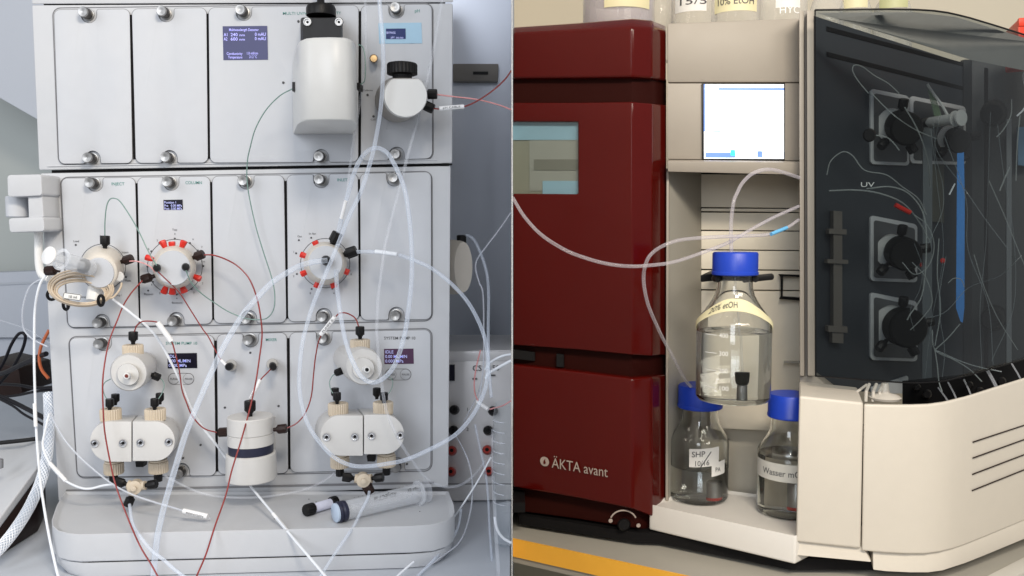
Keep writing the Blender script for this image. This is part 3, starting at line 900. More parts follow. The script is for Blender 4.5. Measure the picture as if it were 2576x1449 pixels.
fitting(mx_, (688, 1081, .945), (722, 1077, .945), fit_brown_me, 1.05)
MB().box(mz + Vector((0, .03, Hm * .5)), (.03, .04, Hm * .7)).build('bracket', pump_m, mx_)
for X, Y, dx, dy in ((581, 919, -6, 4), (685, 917, 2, 6)):
    so = MB().rounds([(X, Y, YL - .004, 15), (X - dx * .1, Y - dy * .1, .978, 15), (X - dx * .1, Y - dy * .1, .976, 13)], 28).build('sensor_socket', mat('grey_ring', (.50, .49, .47), .4) if 'grey_ring' not in MATS else MATS['grey_ring'], pan['mixer'])
    MB().rounds([(X + dx * .3, Y + dy * .4, .9755, 9), (X + dx, Y + dy, .962, 9.5), (X + dx, Y + dy, .960, 7)], 24).build('sensor_plug', black_m, pan['mixer'])

# tray at the foot of the machine
ZT = -0.3175
rim = [(154, 1240), (143, 1268), (130, 1306), (132, 1322), (146, 1334), (170, 1340), (200, 1343), (440, 1337), (736, 1330), (1035, 1322), (1090, 1318), (1122, 1309), (1140, 1297), (1144, 1284), (1142, 1268), (1128, 1236)]
tops = [G(x, y, ZT) for x, y in rim]
tops[0].y = max(tops[0].y, .9985); tops[-1].y = max(tops[-1].y, .9985)
for i in (0, -1): tops[i].y = .9985
rimc = sum(tops, Vector()) / len(tops)
tray = MB().prism(tops, [v - Vector((0, 0, .0305)) for v in tops]).build('drip_tray', case_m, mach, bevel=.0018, bseg=3, angle=50,
    inset=dict(pick=lambda f: f.normal.z > .9 and len(f.verts) > 8, t=.006, move=Vector((0, 0, -.004))))
low = [rimc + (v - rimc) * .985 for v in tops]
low2 = [rimc + (v - rimc) * .955 for v in tops]
MB().prism([v - Vector((0, 0, .0305)) for v in low2], [v - Vector((0, 0, .0320)) for v in low2]).build('tray_seam', gap_m, mach)
MB().loft([[v - Vector((0, 0, .0318)) for v in low], [v - Vector((0, 0, .0400)) for v in low], [Vector((v.x, v.y, ZB + .0012)) for v in low2]]).build('base', case_m, mach, angle=50)
MB().plate([(166, 1232), (1092, 1212), (1092, 1217), (166, 1237)], .9988, .004).build('base_gap', line_m, mach)
MB().plate([(172, 1200), (1098, 1186), (1098, 1189), (172, 1203)], .9988, .002).build('ledge', line_m, mach) if False else None

for X, Y in ((779, 1243), (795, 1263), (1056, 1287), (777, 1256), (690, 1306)):
    q_ = G(X, Y, ZT - .0038)
    MB().lathe([(.0006, 0), (.0008, .0003), (.0003, .0006)], q_, (0, 0, 1), 7).build('speck', black_m, mach)
# holder arm on the left flank
hold = thing('column_holder', 'white clamp arm with a grey roller on the machine left side', 'holder', P(62, 590, .99))
MB().plate(rrect((17, 440), (104, 438), (106, 492), (19, 496), 8), .96, .05).build('upper_jaw', case_m, hold, bevel=.002)
MB().plate(rrect((70, 494), (106, 492), (110, 546), (72, 548), 3), .965, .045).build('arm', case_m, hold, bevel=.0015)
MB().plate(rrect((20, 549), (110, 545), (112, 582), (24, 585), 8), .96, .05).build('lower_jaw', case_m, hold, bevel=.002)
MB().lathe([(.0105, 0), (.0118, .0012), (.0118, .0235), (.0105, .0248)], P(44, 547, .985), (0, 0, 1), 32).build('roller', panel_m, hold)
MB().tube(crv([(97, 583), (97, 640), (99, 672), (106, 692), (122, 700)], [.99, .992]), px(9.5, .99), 16).build('support_hose', white_m, hold)

# valve on the right flank
sv = thing('flow_valve', 'round beige valve sticking out of the machine right side', 'valve', P(1160, 740, 1.1))
b_ = MB()
rg = []
for X, r, d in ((1128, 66, 1.10), (1140, 68, 1.09), (1158, 66, 1.075), (1166, 62, 1.07)):
    c_ = P(X, 672, d)
    rg.append([c_ + Vector((0.35 * px(r, d) * math.cos(t * .1309), 0.25 * px(r, d) * math.cos(t * .1309), px(r, d) * 1.02 * math.sin(t * .1309))) for t in range(48)])
b_.loft(rg).build('body', cream_m, sv)
MB().box(P(1128, 672, 1.1), (.02, .03, .05)).build('mount', taupe_m, sv)
MB().lathe([(.004, 0), (.0062, .002), (.0062, .012), (.004, .013)], P(1161, 616, 1.08), (0, 0, 1), 12).build('fitting', black_m, sv)

# ------------------------------------------------------------------ loop coil, syringes, tees
coil = thing('sample_loop', 'coiled cream sample loop bound with black ties and a paper tag', 'tubing coil', P(203, 772, .93))
for k in range(6):
    rx, ry = 82 - 4.2 * k, 45 - 3.6 * k
    jit = [random.uniform(-1.3, 1.3) for _ in range(5)]
    pts = []
    for t in range(60):
        a_ = 2 * math.pi * t / 60
        j = jit[0] * math.sin(a_ + jit[1]) + jit[2] * math.sin(2 * a_ + jit[3])
        pts.append(P(203 + (rx + j) * math.cos(a_) + 5 * math.sin(a_) , 728 + (ry + j) * math.sin(a_) + (2.2 * k - 3) , .928 + .014 * math.sin(a_ + 2.2) - .0016 * (k % 3)))
    MB().tube(pts, px(2.6, .93), 8, closed=True).build('strand', coil_m, coil)
for X, Y, r_ in ((130, 744, 12), (166, 768, 12), (254, 758, 12)):
    pts = [P(X + (7 if X > 140 else 11) * math.cos(t * .3927), Y + (13 if X > 140 else 12) * math.sin(t * .3927) - 2, .921 + .004 * math.sin(t * .3927)) for t in range(16)]
    MB().tube(pts, .0017, 8, closed=True).build('cable_tie', black_m, coil)
tg = MB().plate(rrect((160, 735), (205, 741), (202, 757), (157, 751), 3), .908, .0006).build('tag', paper_m, coil)
MB().tube([P(x, y, .9078) for x, y in rrect((161, 736), (204, 742), (201, 756), (158, 750), 3)], .0003, 4, closed=True).build('tag_border', ink_m, tg)
ptext('10 ml', 171, 749, 7, .9073, ink_m, tg, width=20, tilt=-.09)
MB().tube(crv([(306, 712), (304, 722), (296, 736), (284, 748), (276, 750)], [.94, .925]), px(2.6, .93), 8).build('tube_end', coil_m, coil)

inj = thing('injection_syringe', 'small clear syringe with round white plunger plugged into the valve', 'syringe', P(180, 680, .93))
A, B = P(240, 678, .936), P(153, 652, .895)
ax = B - A
L_ = ax.length
MB().lathe([(.0045, .004), (.0084, .006), (.0088, L_ * .95), (.0120, L_ * .96), (.0120, L_), (.0085, L_)], A, ax, 28, caps=False).build('barrel', syr_m, inj)
MB().lathe([(.0070, L_ * .30), (.0082, L_ * .31), (.0082, L_ * .38), (.0070, L_ * .39)], A, ax, 28).build('plunger_seal', black_m, inj)
MB().lathe([(.0045, L_ * .39), (.0045, L_ * 1.3)], A, ax, 20).build('plunger_rod', syr_m, inj)
MB().lathe([(.0088, L_ * 1.3), (.0098, L_ * 1.31), (.0098, L_ * 1.34), (.0085, L_ * 1.36)], A, ax, 32).build('plunger_disc', mat('milky_plastic', (.80, .80, .80), .4, sss=.2), inj)

sy = thing('syringe', 'large clear syringe with a navy seal lying on the machine drip tray', 'syringe', G(950, 1290, ZT - .004))
A, B = G(860, 1312, ZT - .004) + Vector((0, 0, .0115)), G(1056, 1268, ZT - .004) + Vector((0, 0, .0135))
ax = B - A
L_ = ax.length
ux = ax.normalized()
MB().lathe([(.0098, -.002), (.0104, 0), (.0108, L_ * .93), (.0108, L_ * .97), (.0145, L_ * .975), (.0145, L_), (.0105, L_)], A, ax, 32, caps=False).build('barrel', syr_m, sy)
MB().lathe([(.0088, -.006), (.0112, -.0055), (.0116, -.003), (.0100, -.0015), (.0116, .0005), (.0112, .004), (.0095, .005)], A, ax, 32).build('seal', navy_m, sy)
MB().lathe([(.0095, -.0085), (.0104, -.008), (.0104, -.0058), (.009, -.0056)], A, ax, 32).build('end_disc', mat('pale_blue_plastic', (.50, .60, .74), .25), sy)
MB().lathe([(.0050, .01), (.0050, L_ * 1.09), (.0130, L_ * 1.09), (.0130, L_ * 1.10), (.0050, L_ * 1.105)], A, ax, 24).build('plunger', faint_tube_m, sy)
upv = Vector((0, -.62, .78))
upv = (upv - ux * upv.dot(ux)).normalized()
text('KD-JECT III', A + ux * L_ * .66 + upv * .0112 + Vector((0, 0, .0004)), -ux, Vector((0, -.6, -.78)), px(13, .93), ink_m, sy, width=px(62, .93))
text('LATEX', A + ux * L_ * .92 + upv * .0115 + Vector((0, 0, .0004)), -ux, Vector((0, -.6, -.78)), px(10, .93), ink_m, sy, width=px(25, .93))
for k in range(14):
    c_ = A + ux * (L_ * (.12 + .052 * k))
    side = upv * .0098 + Vector((0, .004, .003))
    MB().tube([c_ + upv * .0090 + Vector((0, .0058, .0042)), c_ + upv * .0068 + Vector((0, .0084, .0060))], .0002, 4).build('graduation', ink_m, sy)
ls = thing('luer_tip', 'short white tube with black screw end lying left of the clear syringe', 'fitting', G(800, 1290, ZT - .004))
A, B = G(768, 1300, ZT - .004) + Vector((0, 0, .0070)), G(842, 1276, ZT - .004) + Vector((0, 0, .0060))
ax = B - A; L_ = ax.length
MB().lathe([(.0062, 0), (.0068, .001), (.0068, .011), (.0055, .012)], A, ax, 1, ridges=16, ridge=.06).build('tip', black_m, ls)
MB().lathe([(.0048, .0118), (.0052, .013), (.0056, L_ * .85)], A, ax, 24).build('tube', mat('pale_lilac_plastic', (.66, .68, .82), .35), ls)
MB().lathe([(.0060, L_ * .85), (.0072, L_ * .87), (.0072, L_ * 1.05), (.005, L_ * 1.06)], A, ax, 1, ridges=14, ridge=.06).build('collar', black_m, ls)

def tee(label, c, arms, d):
    t = thing('tee_connector', label, 'connector', P(c[0], c[1] + 16, d), 'beige tee connectors in the tubing')
    Cc = P(c[0], c[1], d)
    MB().lathe([(.0060, -.009), (.0075, -.008), (.0078, .008), (.0060, .009)], Cc, (.25, -1, .1), 20).build('body', tan_m, t)
    MB().lathe([(.0022, .009), (.0030, .0095), (.0030, .013), (.0018, .0134)], Cc, (.25, -1, .1), 12).build('boss', tan_m, t)
    for X, Y, kind in arms:
        E = P(X, Y, d - .002)
        v = E - Cc
        MB().tube([Cc, Cc + v * .66], .0052, 12).build('branch', tan_m, t)
        if kind == 'k':
            inst('fitting', fit_me, t, Cc + v * .60, along(Cc, E), 1.0)
        else:
            MB().lathe([(.0060, 0), (.0064, .002), (.0058, .010), (.0040, .012)], Cc + v * .55, v, 8).build('nut', brown_m if kind == 'b' else tan_m, t)
    return t
tee('beige tee with three black fittings hanging above the tray left end', (341, 1224), ((310, 1216, 'k'), (379, 1219, 'k'), (328, 1255, 'k')), .930)
tee('beige tee with brown lower nut hanging above the clear syringe', (913, 1206), ((881, 1202, 'k'), (947, 1202, 'k'), (927, 1230, 'b')), .930)

# ------------------------------------------------------------------ tubing on the left machine
GR = 'tubes strung over the grey-white machine'
def tubing(label, pts, depths, r, m, name='tube', cat='tube', group=GR, seg=8):
    W = crv(pts, depths)
    if 'red' in m.name or 'green' in m.name or 'pink' in m.name: r *= .78
    elif 'clear' in m.name or 'faint' in m.name: r *= .88
    o = MB().tube(W, px(r, .94), seg).build(name, m, origin=W[0])
    return tag(o, label, cat, group)
def sleeve(o, a, b, r, m=None, txt=None, name='sleeve'):
    A, B = P(*a), P(*b)
    s_ = MB().tube([A, A + (B - A) * .5, B], px(r, .93), 12).build(name, m or sleeve_m, o)
    if txt:
        v = (B - A).normalized()
        n_ = Vector((0, -1, 0))
        up = n_.cross(v) * -1
        if v.x < 0: v, A, up = -v, B, -up
        if up.z < 0: up = -up
        text(txt, A + v * (B - A).length * .15 + n_ * px(r + .8, .93) - up * px(2.4, .93), v, up, px(5.0, .93), ink_m, o, width=(B - A).length * .7)
    return s_

tubing('thin green tube arching from injection valve to the column valve', [(264, 600), (264, 560), (268, 520), (276, 502), (288, 499), (303, 508), (330, 548), (352, 588), (375, 636), (394, 668)], [.966, .955, .94, .932], 1.9, green_tube_m)
tubing('long green tube dropping from detector cover and curling to the column valve', [(738, 222), (704, 241), (669, 277), (643, 323), (630, 368), (622, 410), (623, 470), (641, 560), (662, 632), (683, 697), (691, 739), (689, 775), (676, 797), (656, 804), (618, 801), (575, 784), (540, 762), (504, 736), (480, 709), (468, 680)], [.93, .95, .975, .98, .98, .97, .965, .932], 1.9, green_tube_m)
tubing('white end piece on the green tube at the column valve', [(469, 677), (473, 694), (482, 711)], [.929, .936], 3.4, white_tube_m) if False else None
o = tubing('red tube leaving the column valve and running down past the mixer', [(514, 641), (537, 642), (567, 652), (597, 669), (624, 697), (641, 733), (652, 775), (659, 828), (658, 860), (653, 898), (643, 964), (626, 1038), (606, 1110), (583, 1184), (568, 1246), (541, 1323), (518, 1395), (495, 1449), (480, 1490)], [.97, .96, .955, .945, .93, .90, .88, .84, .80], 2.6, red_tube_m)
tubing('dark red tube bending down over the left pump to the bench', [(358, 706), (331, 736), (310, 769), (295, 806), (275, 857), (263, 916), (258, 970), (260, 1039), (264, 1090), (277, 1161), (292, 1224), (321, 1302), (352, 1373), (381, 1421), (402, 1460)], [.965, .945, .925, .905, .90, .895, .87, .835, .81], 2.4, red_tube_m)
o = tubing('straight red tube from the column valve to the left mixer socket', [(398, 684), (421, 706), (451, 736), (480, 781), (510, 828), (524, 847), (545, 887), (558, 908), (574, 926)], [.932, .955, .97, .97, .966], 2.1, red_tube_m)
sleeve(o, (556, 906, .966), (576, 925, .963), 4)
tubing('short pink tube between the injection valve and the column valve', [(326, 657), (342, 657), (358, 661), (372, 667), (384, 677), (394, 690)], [.962, .955, .96], 2.0, pink_tube_m)
o = tubing('red tube with blank white sleeve from left pump top to the mixer', [(337, 838), (343, 821), (352, 812), (364, 808), (388, 809), (400, 816), (430, 856), (441, 890), (451, 932), (458, 981), (469, 1012), (484, 1047), (512, 1077), (545, 1088)], [.945, .935, .94, .955, .96, .95], 2.3, red_tube_m)
sleeve(o, (396, 811, .932), (431, 858, .938), 7)
o = tubing('white tube falling diagonally behind the mixer to the bench', [(283, 752), (325, 784), (373, 824), (400, 857), (427, 905), (455, 964), (481, 1027), (512, 1078), (546, 1121), (575, 1161), (617, 1207), (644, 1240), (687, 1292), (727, 1341), (764, 1385), (809, 1438), (835, 1470)], [.945, .95, .955, .96, .97, .975, .94, .88, .84, .82], 3.2, white_tube_m)
sleeve(o, (687, 1292, .895), (729, 1343, .872), 4.4)
o = tubing('big clear loop from the inlet valve round both sides of the right pump', [(892, 634), (920, 633), (945, 634), (1000, 641), (1045, 656), (1087, 676), (1137, 715), (1179, 763), (1209, 820), (1224, 872), (1227, 925), (1221, 976), (1198, 1030), (1165, 1075), (1129, 1105), (1061, 1140), (1016, 1158), (971, 1167), (926, 1173), (885, 1171), (843, 1152), (807, 1116), (777, 1072), (759, 1018), (753, 958), (759, 875), (774, 810), (790, 760), (807, 718), (830, 664), (854, 605), (878, 545), (908, 482), (935, 396), (948, 335), (958, 270), (964, 178), (963, 102), (958, 46), (953, -20), (950, -70)], [.968, .95, .93, .90, .88, .875, .88, .89, .90, .915, .91, .90, .89, .90], 5.4, clear_tube_m, seg=20)
sleeve(o, (945, 633, .95), (1000, 640, .94), 6, white_tube_m)
o = tubing('clear tube looping over and round the right pump valve', [(850, 590), (862, 535), (878, 480), (890, 437), (908, 399), (925, 380), (945, 372), (965, 378), (985, 400), (1016, 470), (1030, 551), (1036, 634), (1035, 709), (1027, 784), (1017, 845), (995, 914), (967, 950), (938, 962), (911, 949), (888, 911), (870, 860), (858, 800), (848, 724), (846, 680)], [.968, .95, .93, .91, .90, .895, .89, .88, .885, .93, .945], 6.0, clear_tube_m, seg=20)
sleeve(o, (870, 506, .948), (859, 549, .956), 5, sleeve_m)
tubing('slender clear tube dropping straight down behind the right pump loop', [(1116, -20), (1100, 70), (1088, 140), (1070, 220), (1048, 310), (1026, 390), (1006, 470), (984, 554), (968, 622), (959, 688), (951, 754), (948, 828), (950, 866), (955, 925), (961, 970), (971, 1030), (992, 1084), (1016, 1128), (1045, 1170), (1071, 1201), (1102, 1220), (1134, 1225), (1166, 1216), (1198, 1190), (1222, 1158)], [.95, .96, .96, .94, .93, .91, .90, .895, .90, .96, 1.02], 4.2, faint_tube_m, seg=10)
tubing('faint clear tube hanging beside the detector cover', [(918, -20), (920, 60), (919, 160), (905, 260), (888, 360), (878, 440), (868, 520)], [.95, .96, .965, .96], 3.6, faint_tube_m)
tubing('thickest clear tube sweeping from the inlet valve centre to bottom left', [(824, 655), (789, 659), (754, 669), (719, 688), (683, 712), (645, 751), (615, 786), (588, 828), (558, 881), (524, 955), (492, 1030), (466, 1095), (444, 1167), (427, 1224), (410, 1285), (397, 1345), (390, 1401), (386, 1449), (383, 1500)], [.930, .915, .90, .885, .87, .86, .85, .84], 7.6, clear_tube_m, seg=24)
o = tubing('white tube hanging down the machine left edge with a blank sleeve', [(124, 683), (112, 697), (101, 714), (92, 748), (87, 791), (86, 850), (86, 910), (88, 990), (91, 1080), (96, 1150), (101, 1206), (112, 1283), (126, 1361), (143, 1437), (152, 1470)], [.956, .95, .94, .92, .88, .85], 3.1, white_tube_m)
sleeve(o, (87, 1015, .93), (90, 1073, .925), 4.4)
tubing('thin clear tube curling left of the injection valve', [(104, 702), (88, 710), (72, 726), (59, 765), (56, 800), (60, 828), (76, 848), (98, 862), (120, 872)], [.98, .99, 1.0, .99], 2.4, grey_tube_m)
o = tubing('white tube with thick sleeve curving under the left pump', [(124, 1040), (112, 1090), (108, 1124), (124, 1164), (143, 1190), (167, 1211), (202, 1227), (229, 1229), (262, 1221), (300, 1217)], [.97, .955, .93, .925], 3.0, white_tube_m)
sleeve(o, (126, 1166, .948), (166, 1210, .936), 5)
o = tubing('thin clear tube with printed label reaching across the drip tray', [(125, 1037), (155, 1095), (191, 1140), (233, 1179), (286, 1220), (333, 1244), (381, 1261), (442, 1279), (470, 1288), (530, 1305)], [.975, .95, .92, .90, .90], 2.6, grey_tube_m)
sleeve(o, (461, 1285, .895), (522, 1299, .893), 6.5, txt='REINIGEN')
tubing('clear tube running from the left tee across the tray front', [(326, 1270), (333, 1313), (352, 1349), (381, 1385), (409, 1406), (442, 1435), (480, 1462)], [.918, .845, .83, .81], 4.4, clear_tube_m, seg=10)
tubing('clear tube from the right tee crossing the syringe to the bench', [(929, 1236), (925, 1254), (908, 1287), (889, 1325), (861, 1366), (839, 1398), (809, 1446), (796, 1470)], [.915, .88, .845, .82], 3.8, clear_tube_m, seg=10)
tubing('faint tube sagging between the two pump undersides', [(842, 1190), (811, 1212), (764, 1232), (696, 1246), (619, 1252), (541, 1248), (490, 1234), (445, 1213), (415, 1197)], [.955, .935, .93, .94], 3.0, faint_tube_m)
o = tubing('red tube with printed sleeve from the mixer to the right pump', [(722, 1077), (747, 1064), (768, 1039), (783, 997), (789, 940), (795, 890), (807, 846), (846, 795), (860, 787), (878, 790), (896, 804), (905, 836)], [.945, .955, .96, .955, .945], 2.2, red_tube_m)
sleeve(o, (807, 842, .946), (843, 797, .943), 6, txt='PUMPE B')
o = tubing('short red tube with printed sleeve from right mixer socket to mixer top', [(684, 926), (670, 940), (656, 955), (640, 984), (629, 1008)], [.966, .955, .945], 2.2, red_tube_m)
sleeve(o, (655, 955, .953), (630, 1004, .945), 5, txt='MIXER')
tubing('pink tube leaving the pH cell for the right edge', [(1092, 237), (1141, 243), (1204, 251), (1255, 264), (1286, 276)], [.95, .96, .97], 2.4, pink_tube_m)
o = tubing('dark pink tube with a printed sleeve climbing from the pH cell', [(1085, 272), (1105, 274), (1136, 272), (1171, 267), (1204, 252), (1242, 226), (1270, 200), (1286, 178)], [.95, .95, .97], 2.4, red_tube_m)
sleeve(o, (1105, 273, .945), (1167, 268, .95), 5.5, txt='pH CABLE')
# small tubes of the pumps and the detector
SM = 'short green tubes on the pumps'
tubing('short green tube curling from left pump valve right side', [(398, 950), (408, 956), (413, 970), (407, 990), (394, 1010)], [.945, .935], 1.5, green_tube_m, group=SM)
tubing('short green tube curling from left pump valve left side', [(279, 953), (264, 962), (259, 976), (264, 996), (275, 1010)], [.945, .935], 1.5, green_tube_m, group=SM)
tubing('short green tube curling from right pump valve left side', [(848, 938), (836, 946), (829, 962), (833, 982), (845, 998)], [.945, .935], 1.5, green_tube_m, group=SM)
tubing('short green tube curling from right pump valve right side', [(968, 943), (984, 952), (988, 966), (982, 984), (968, 1000)], [.945, .935], 1.5, green_tube_m, group=SM)
tubing('short clear tube below the left pump valve', [(305, 970), (298, 985), (292, 1000)], [.955, .955], 3.0, faint_tube_m)
tubing('green loop joining the detector cover right side', [(901, 112), (912, 118), (918, 140), (919, 180), (916, 205), (902, 214)], [.945, .94], 1.8, green_tube_m)

# tubes, cable and bottle between the machine and the added divider
RG = 'tubes hanging right of the grey-white machine'
tubing('blue-tinted clear tube arching up from the side valve', [(1160, 606), (1163, 598), (1174, 592), (1192, 603), (1209, 637), (1224, 685), (1229, 739), (1228, 828), (1230, 920), (1236, 1000)], [1.08, 1.07, 1.05, 1.0, .98], 4.6, clear_tube_m, group=RG, seg=10)
tubing('slim grey tube bending down from the right edge past the side valve', [(1286, 534), (1251, 584), (1215, 631), (1199, 656), (1197, 679), (1206, 712), (1215, 739), (1217, 828), (1216, 920), (1205, 1010)], [1.08, 1.07, 1.05, 1.03], 2.6, grey_tube_m, group=RG)
tubing('upper white tube entering from right over the silver box', [(1286, 891), (1263, 896), (1236, 910), (1220, 930)], [1.02, 1.02], 3.6, white_tube_m, group=RG)
tubing('lower white tube entering from right over the silver box', [(1286, 907), (1251, 926), (1230, 939), (1221, 952)], [1.01, 1.01], 4.2, white_tube_m, group=RG)
o = tubing('red tube and white connector lying over the silver box sockets', [(1209, 880), (1198, 925), (1193, 970), (1200, 1003), (1224, 1028), (1245, 1026), (1266, 1020), (1286, 1008)], [1.05, 1.04, 1.03], 2.6, pink_tube_m, group=RG)
sleeve(o, (1200, 1010, 1.04), (1228, 1030, 1.03), 6)
tubing('thin clear tube falling from the white connector', [(1166, 1062), (1178, 1040), (1200, 995), (1214, 945), (1217, 880)], [1.06, 1.05], 2.2, grey_tube_m, group=RG)
tubing('grey wire looping down from the left black socket', [(1143, 1090), (1160, 1120), (1178, 1160), (1188, 1210), (1186, 1270), (1172, 1330), (1150, 1370), (1110, 1400), (1060, 1440), (1040, 1460)], [1.06, 1.02, .97, .90, .85], 2.6, grey_tube_m, group=RG)
tubing('white tube slanting down from bottle to the tray corner', [(1235, 1150), (1205, 1205), (1177, 1250), (1150, 1290), (1132, 1316)], [1.0, .98], 2.6, white_tube_m, group=RG)
tubing('clear tube running out under the tray right corner', [(1160, 1282), (1153, 1323), (1134, 1362), (1101, 1398), (1052, 1448), (1040, 1464)], [.96, .90, .84], 3.6, clear_tube_m, group=RG)
tubing('short white tube on the bench beneath the tray', [(1041, 1413), (1020, 1431), (1000, 1449), (985, 1464)], [.85, .83], 2.6, white_tube_m, group=RG)
tubing('straight clear tube falling left of the ribbed glass bottle', [(1195, 1068), (1208, 1130), (1221, 1190), (1228, 1254), (1232, 1340), (1241, 1449), (1244, 1475)], [1.04, 1.0, .95, .86], 3.4, clear_tube_m, group=RG)
tubing('milky tube pair falling right beside the ribbed glass bottle', [(1240, 1080), (1240, 1168), (1245, 1297), (1250, 1380), (1255, 1449), (1258, 1475)], [1.02, .97, .90, .85], 5.0, faint_tube_m, group=RG)
tubing('white tube curving out at the bottom right of the bench', [(1244, 1300), (1250, 1330), (1264, 1352), (1286, 1366)], [.93, .92], 3.6, white_tube_m, group=RG)

bt = thing('glass_bottle', 'clear ribbed glass bottle cut off at the divide, beside the silver box', 'bottle', P(1284, 1400, .93))
zb = ZB
cb = Vector((-.0012, .955, zb + .001))
arc_ = (R(90), R(270))
def halfl(prof, name, m):
    b = MB()
    n = 20
    rings = [[cb + Vector((-r * math.sin(math.pi * i / n) , -r * math.cos(math.pi * i / n), h)) for i in range(n + 1)] for r, h in prof]
    vs = [v for q_ in rings for v in q_]
    fs = []
    for k in range(len(rings) - 1):
        for i in range(n):
            fs.append((k * (n + 1) + i, k * (n + 1) + i + 1, (k + 1) * (n + 1) + i + 1, (k + 1) * (n + 1) + i))
    return b.add(vs, fs).build(name, m, bt)
halfl([(.002, 0), (.019, .0005), (.021, .003), (.021, .08), (.0205, .15), (.018, .165)], 'wall', glass_m)
halfl([(.002, .002), (.0195, .003), (.0195, .042), (.002, .042)], 'liquid', faint_tube_m)
for k in range(9):
    b = MB()
    h = .05 + .012 * k
    b.tube([cb + Vector((-.0212 * math.sin(t), -.0212 * math.cos(t), h)) for t in [R(20 + 7 * j) for j in range(9)]], .0005, 5).build('rib', grey_tube_m, bt)
# braided hose, cables, white appliance at the left
W = crv([(122, 990), (124, 1040), (122, 1104), (115, 1164), (100, 1218), (76, 1271), (48, 1318), (12, 1366), (-30, 1410)], [1.02, .99, .95, .90, .86])
hs = tag(MB().tube(W, px(13, .93), 20).build('braided_hose', hose_m, origin=W[0]), 'thick white braided hose running down the machine left side to the bench', 'hose')
for k in range(10):
    for sgn in (1, -1):
        pts = []
        for i in range(len(W) * 3 - 3):
            t = i / 3
            j = min(int(t), len(W) - 2)
            c_ = W[j] + (W[j + 1] - W[j]) * (t - j)
            tn_ = (W[j + 1] - W[j]).normalized()
            u_ = (Vector((0, 1, 0)) - tn_ * tn_.y).normalized()
            w_ = tn_.cross(u_)
            an = sgn * t * .55 + 2 * math.pi * k / 10
            pts.append(c_ + (u_ * math.cos(an) + w_ * math.sin(an)) * px(13.1, .93))
        MB().tube(pts, .00045, 3).build('braid_strand', white_tube_m, hs)
CG = 'cables at the left behind the machine'
def cable(label, pts, depths, r, m=cable_m, cat='cable'):
    W = crv(pts, depths)
    return tag(MB().tube(W, px(r, 1.2), 10).build('cable', m, origin=W[0]), label, cat, CG)
cable('black cable standing up in a tall narrow loop', [(-20, 960), (10, 910), (28, 868), (45, 842), (58, 838), (64, 850), (56, 880), (38, 915), (20, 940), (-10, 975)], [1.35, 1.30, 1.35], 4.2)
cable('thick black cable ending in a blunt tip near the machine', [(-40, 952), (10, 938), (60, 914), (100, 896), (116, 890)], [1.35, 1.2], 6.5)
cable('upper black cable running into the machine flank', [(-30, 965), (40, 968), (90, 976), (135, 974)], [1.4, 1.3], 4.5)
cable('middle black cable running into the machine flank', [(-30, 1002), (40, 995), (90, 985), (140, 980)], [1.4, 1.3], 3.8)
cable('lower black cable sloping down behind the braided hose', [(-30, 985), (30, 1010), (70, 1030), (105, 1048), (125, 1060)], [1.35, 1.2], 6.0)
cable('thin black cable sloping down to the braided hose', [(-30, 990), (30, 1020), (60, 1042), (103, 1065), (120, 1075)], [1.33, 1.2], 3.2)
cable('orange cable curling round the machine left edge', [(124, 830), (112, 852), (102, 876), (99, 905), (105, 930), (122, 952)], [1.22, 1.2], 4.0, orange_m)
cable('thin grey wire sagging across the wall trunking', [(-20, 800), (30, 815), (70, 830), (130, 866)], [1.6, 1.5], 1.8, grey_tube_m)
ad = thing('power_adapter', 'dark brown box among the cables at the far left', 'adapter', P(30, 990, 1.5))
MB().plate(rrect((-40, 905), (46, 925), (56, 990), (-40, 1010), 5), 1.45, .1).build('body', brown_m, ad, bevel=.003)
MB().plate([(20, 925), (80, 930), (62, 962), (15, 958)], 1.5, .03).build('label', mat('violet_label', (.14, .14, .26), .4), ad)
kd = thing('white_appliance', 'white appliance with a dark underside at the lower left edge', 'appliance', P(20, 1340, .95))
A = [P(-60, 1118, 1.12), P(80, 1098, 1.12), P(112, 1110, 1.06), P(92, 1178, .99), P(-20, 1330, .90), P(-160, 1390, .88)]
MB().prism(A, [v - Vector((0, 0, .012)) for v in A]).build('lid', case_m, kd, bevel=.003, bseg=3)
cA = sum(A, Vector()) / 6
A2 = [cA + (v - cA) * .975 - Vector((0, 0, .0125)) for v in A]
MB().prism(A2, [Vector((v.x, v.y, ZB + .001)) for v in A2]).build('underside', brown_m, kd, bevel=.002)
MB().tube(crv([(-30, 1117), (40, 1110), (90, 1104)], [1.085, 1.075]), .0028, 8).build('seam', black_m, kd)
MB().plate(rrect((-40, 1150), (4, 1156), (4, 1180), (-40, 1176), 3), .98, .004).build('button', line_m, kd)

# ================================================================== the right machine
DEPTH_X = 0.34
rm = thing('chromatography_system', 'red and cream chromatography machine with lit screen and smoked glass door', 'lab instrument', P(1700, 1330, 1.15))
RX = [1289.6, 1455, 1590, 1640, 1676]
RD = [1.17, 1.134, 1.10, 1.112, 1.150]
def red_strip(top, bot, name, m, dz=0.0, back=.16, rowd=None, skip=None, mid=None, bevel=.004):
    rows_ = [top] + (mid or []) + [bot]
    vs, fs = [], []
    for k, r_ in enumerate(rows_):
        for i in range(5):
            vs.append(P(RX[i], r_[i], RD[i] + dz + (rowd[k] if rowd else 0)))
    for k in range(len(rows_) - 1):
        for i in range(4):
            if skip and (k, i) in skip: continue
            fs.append((k * 5 + i, k * 5 + i + 1, k * 5 + 6 + i, k * 5 + 5 + i))
    for v in vs:                       # keep clear of the added divider
        v.x = max(v.x, .0016)
    return MB().shell(vs, fs, (0, back, 0)).build(name, m, rm, bevel=bevel, bseg=3)
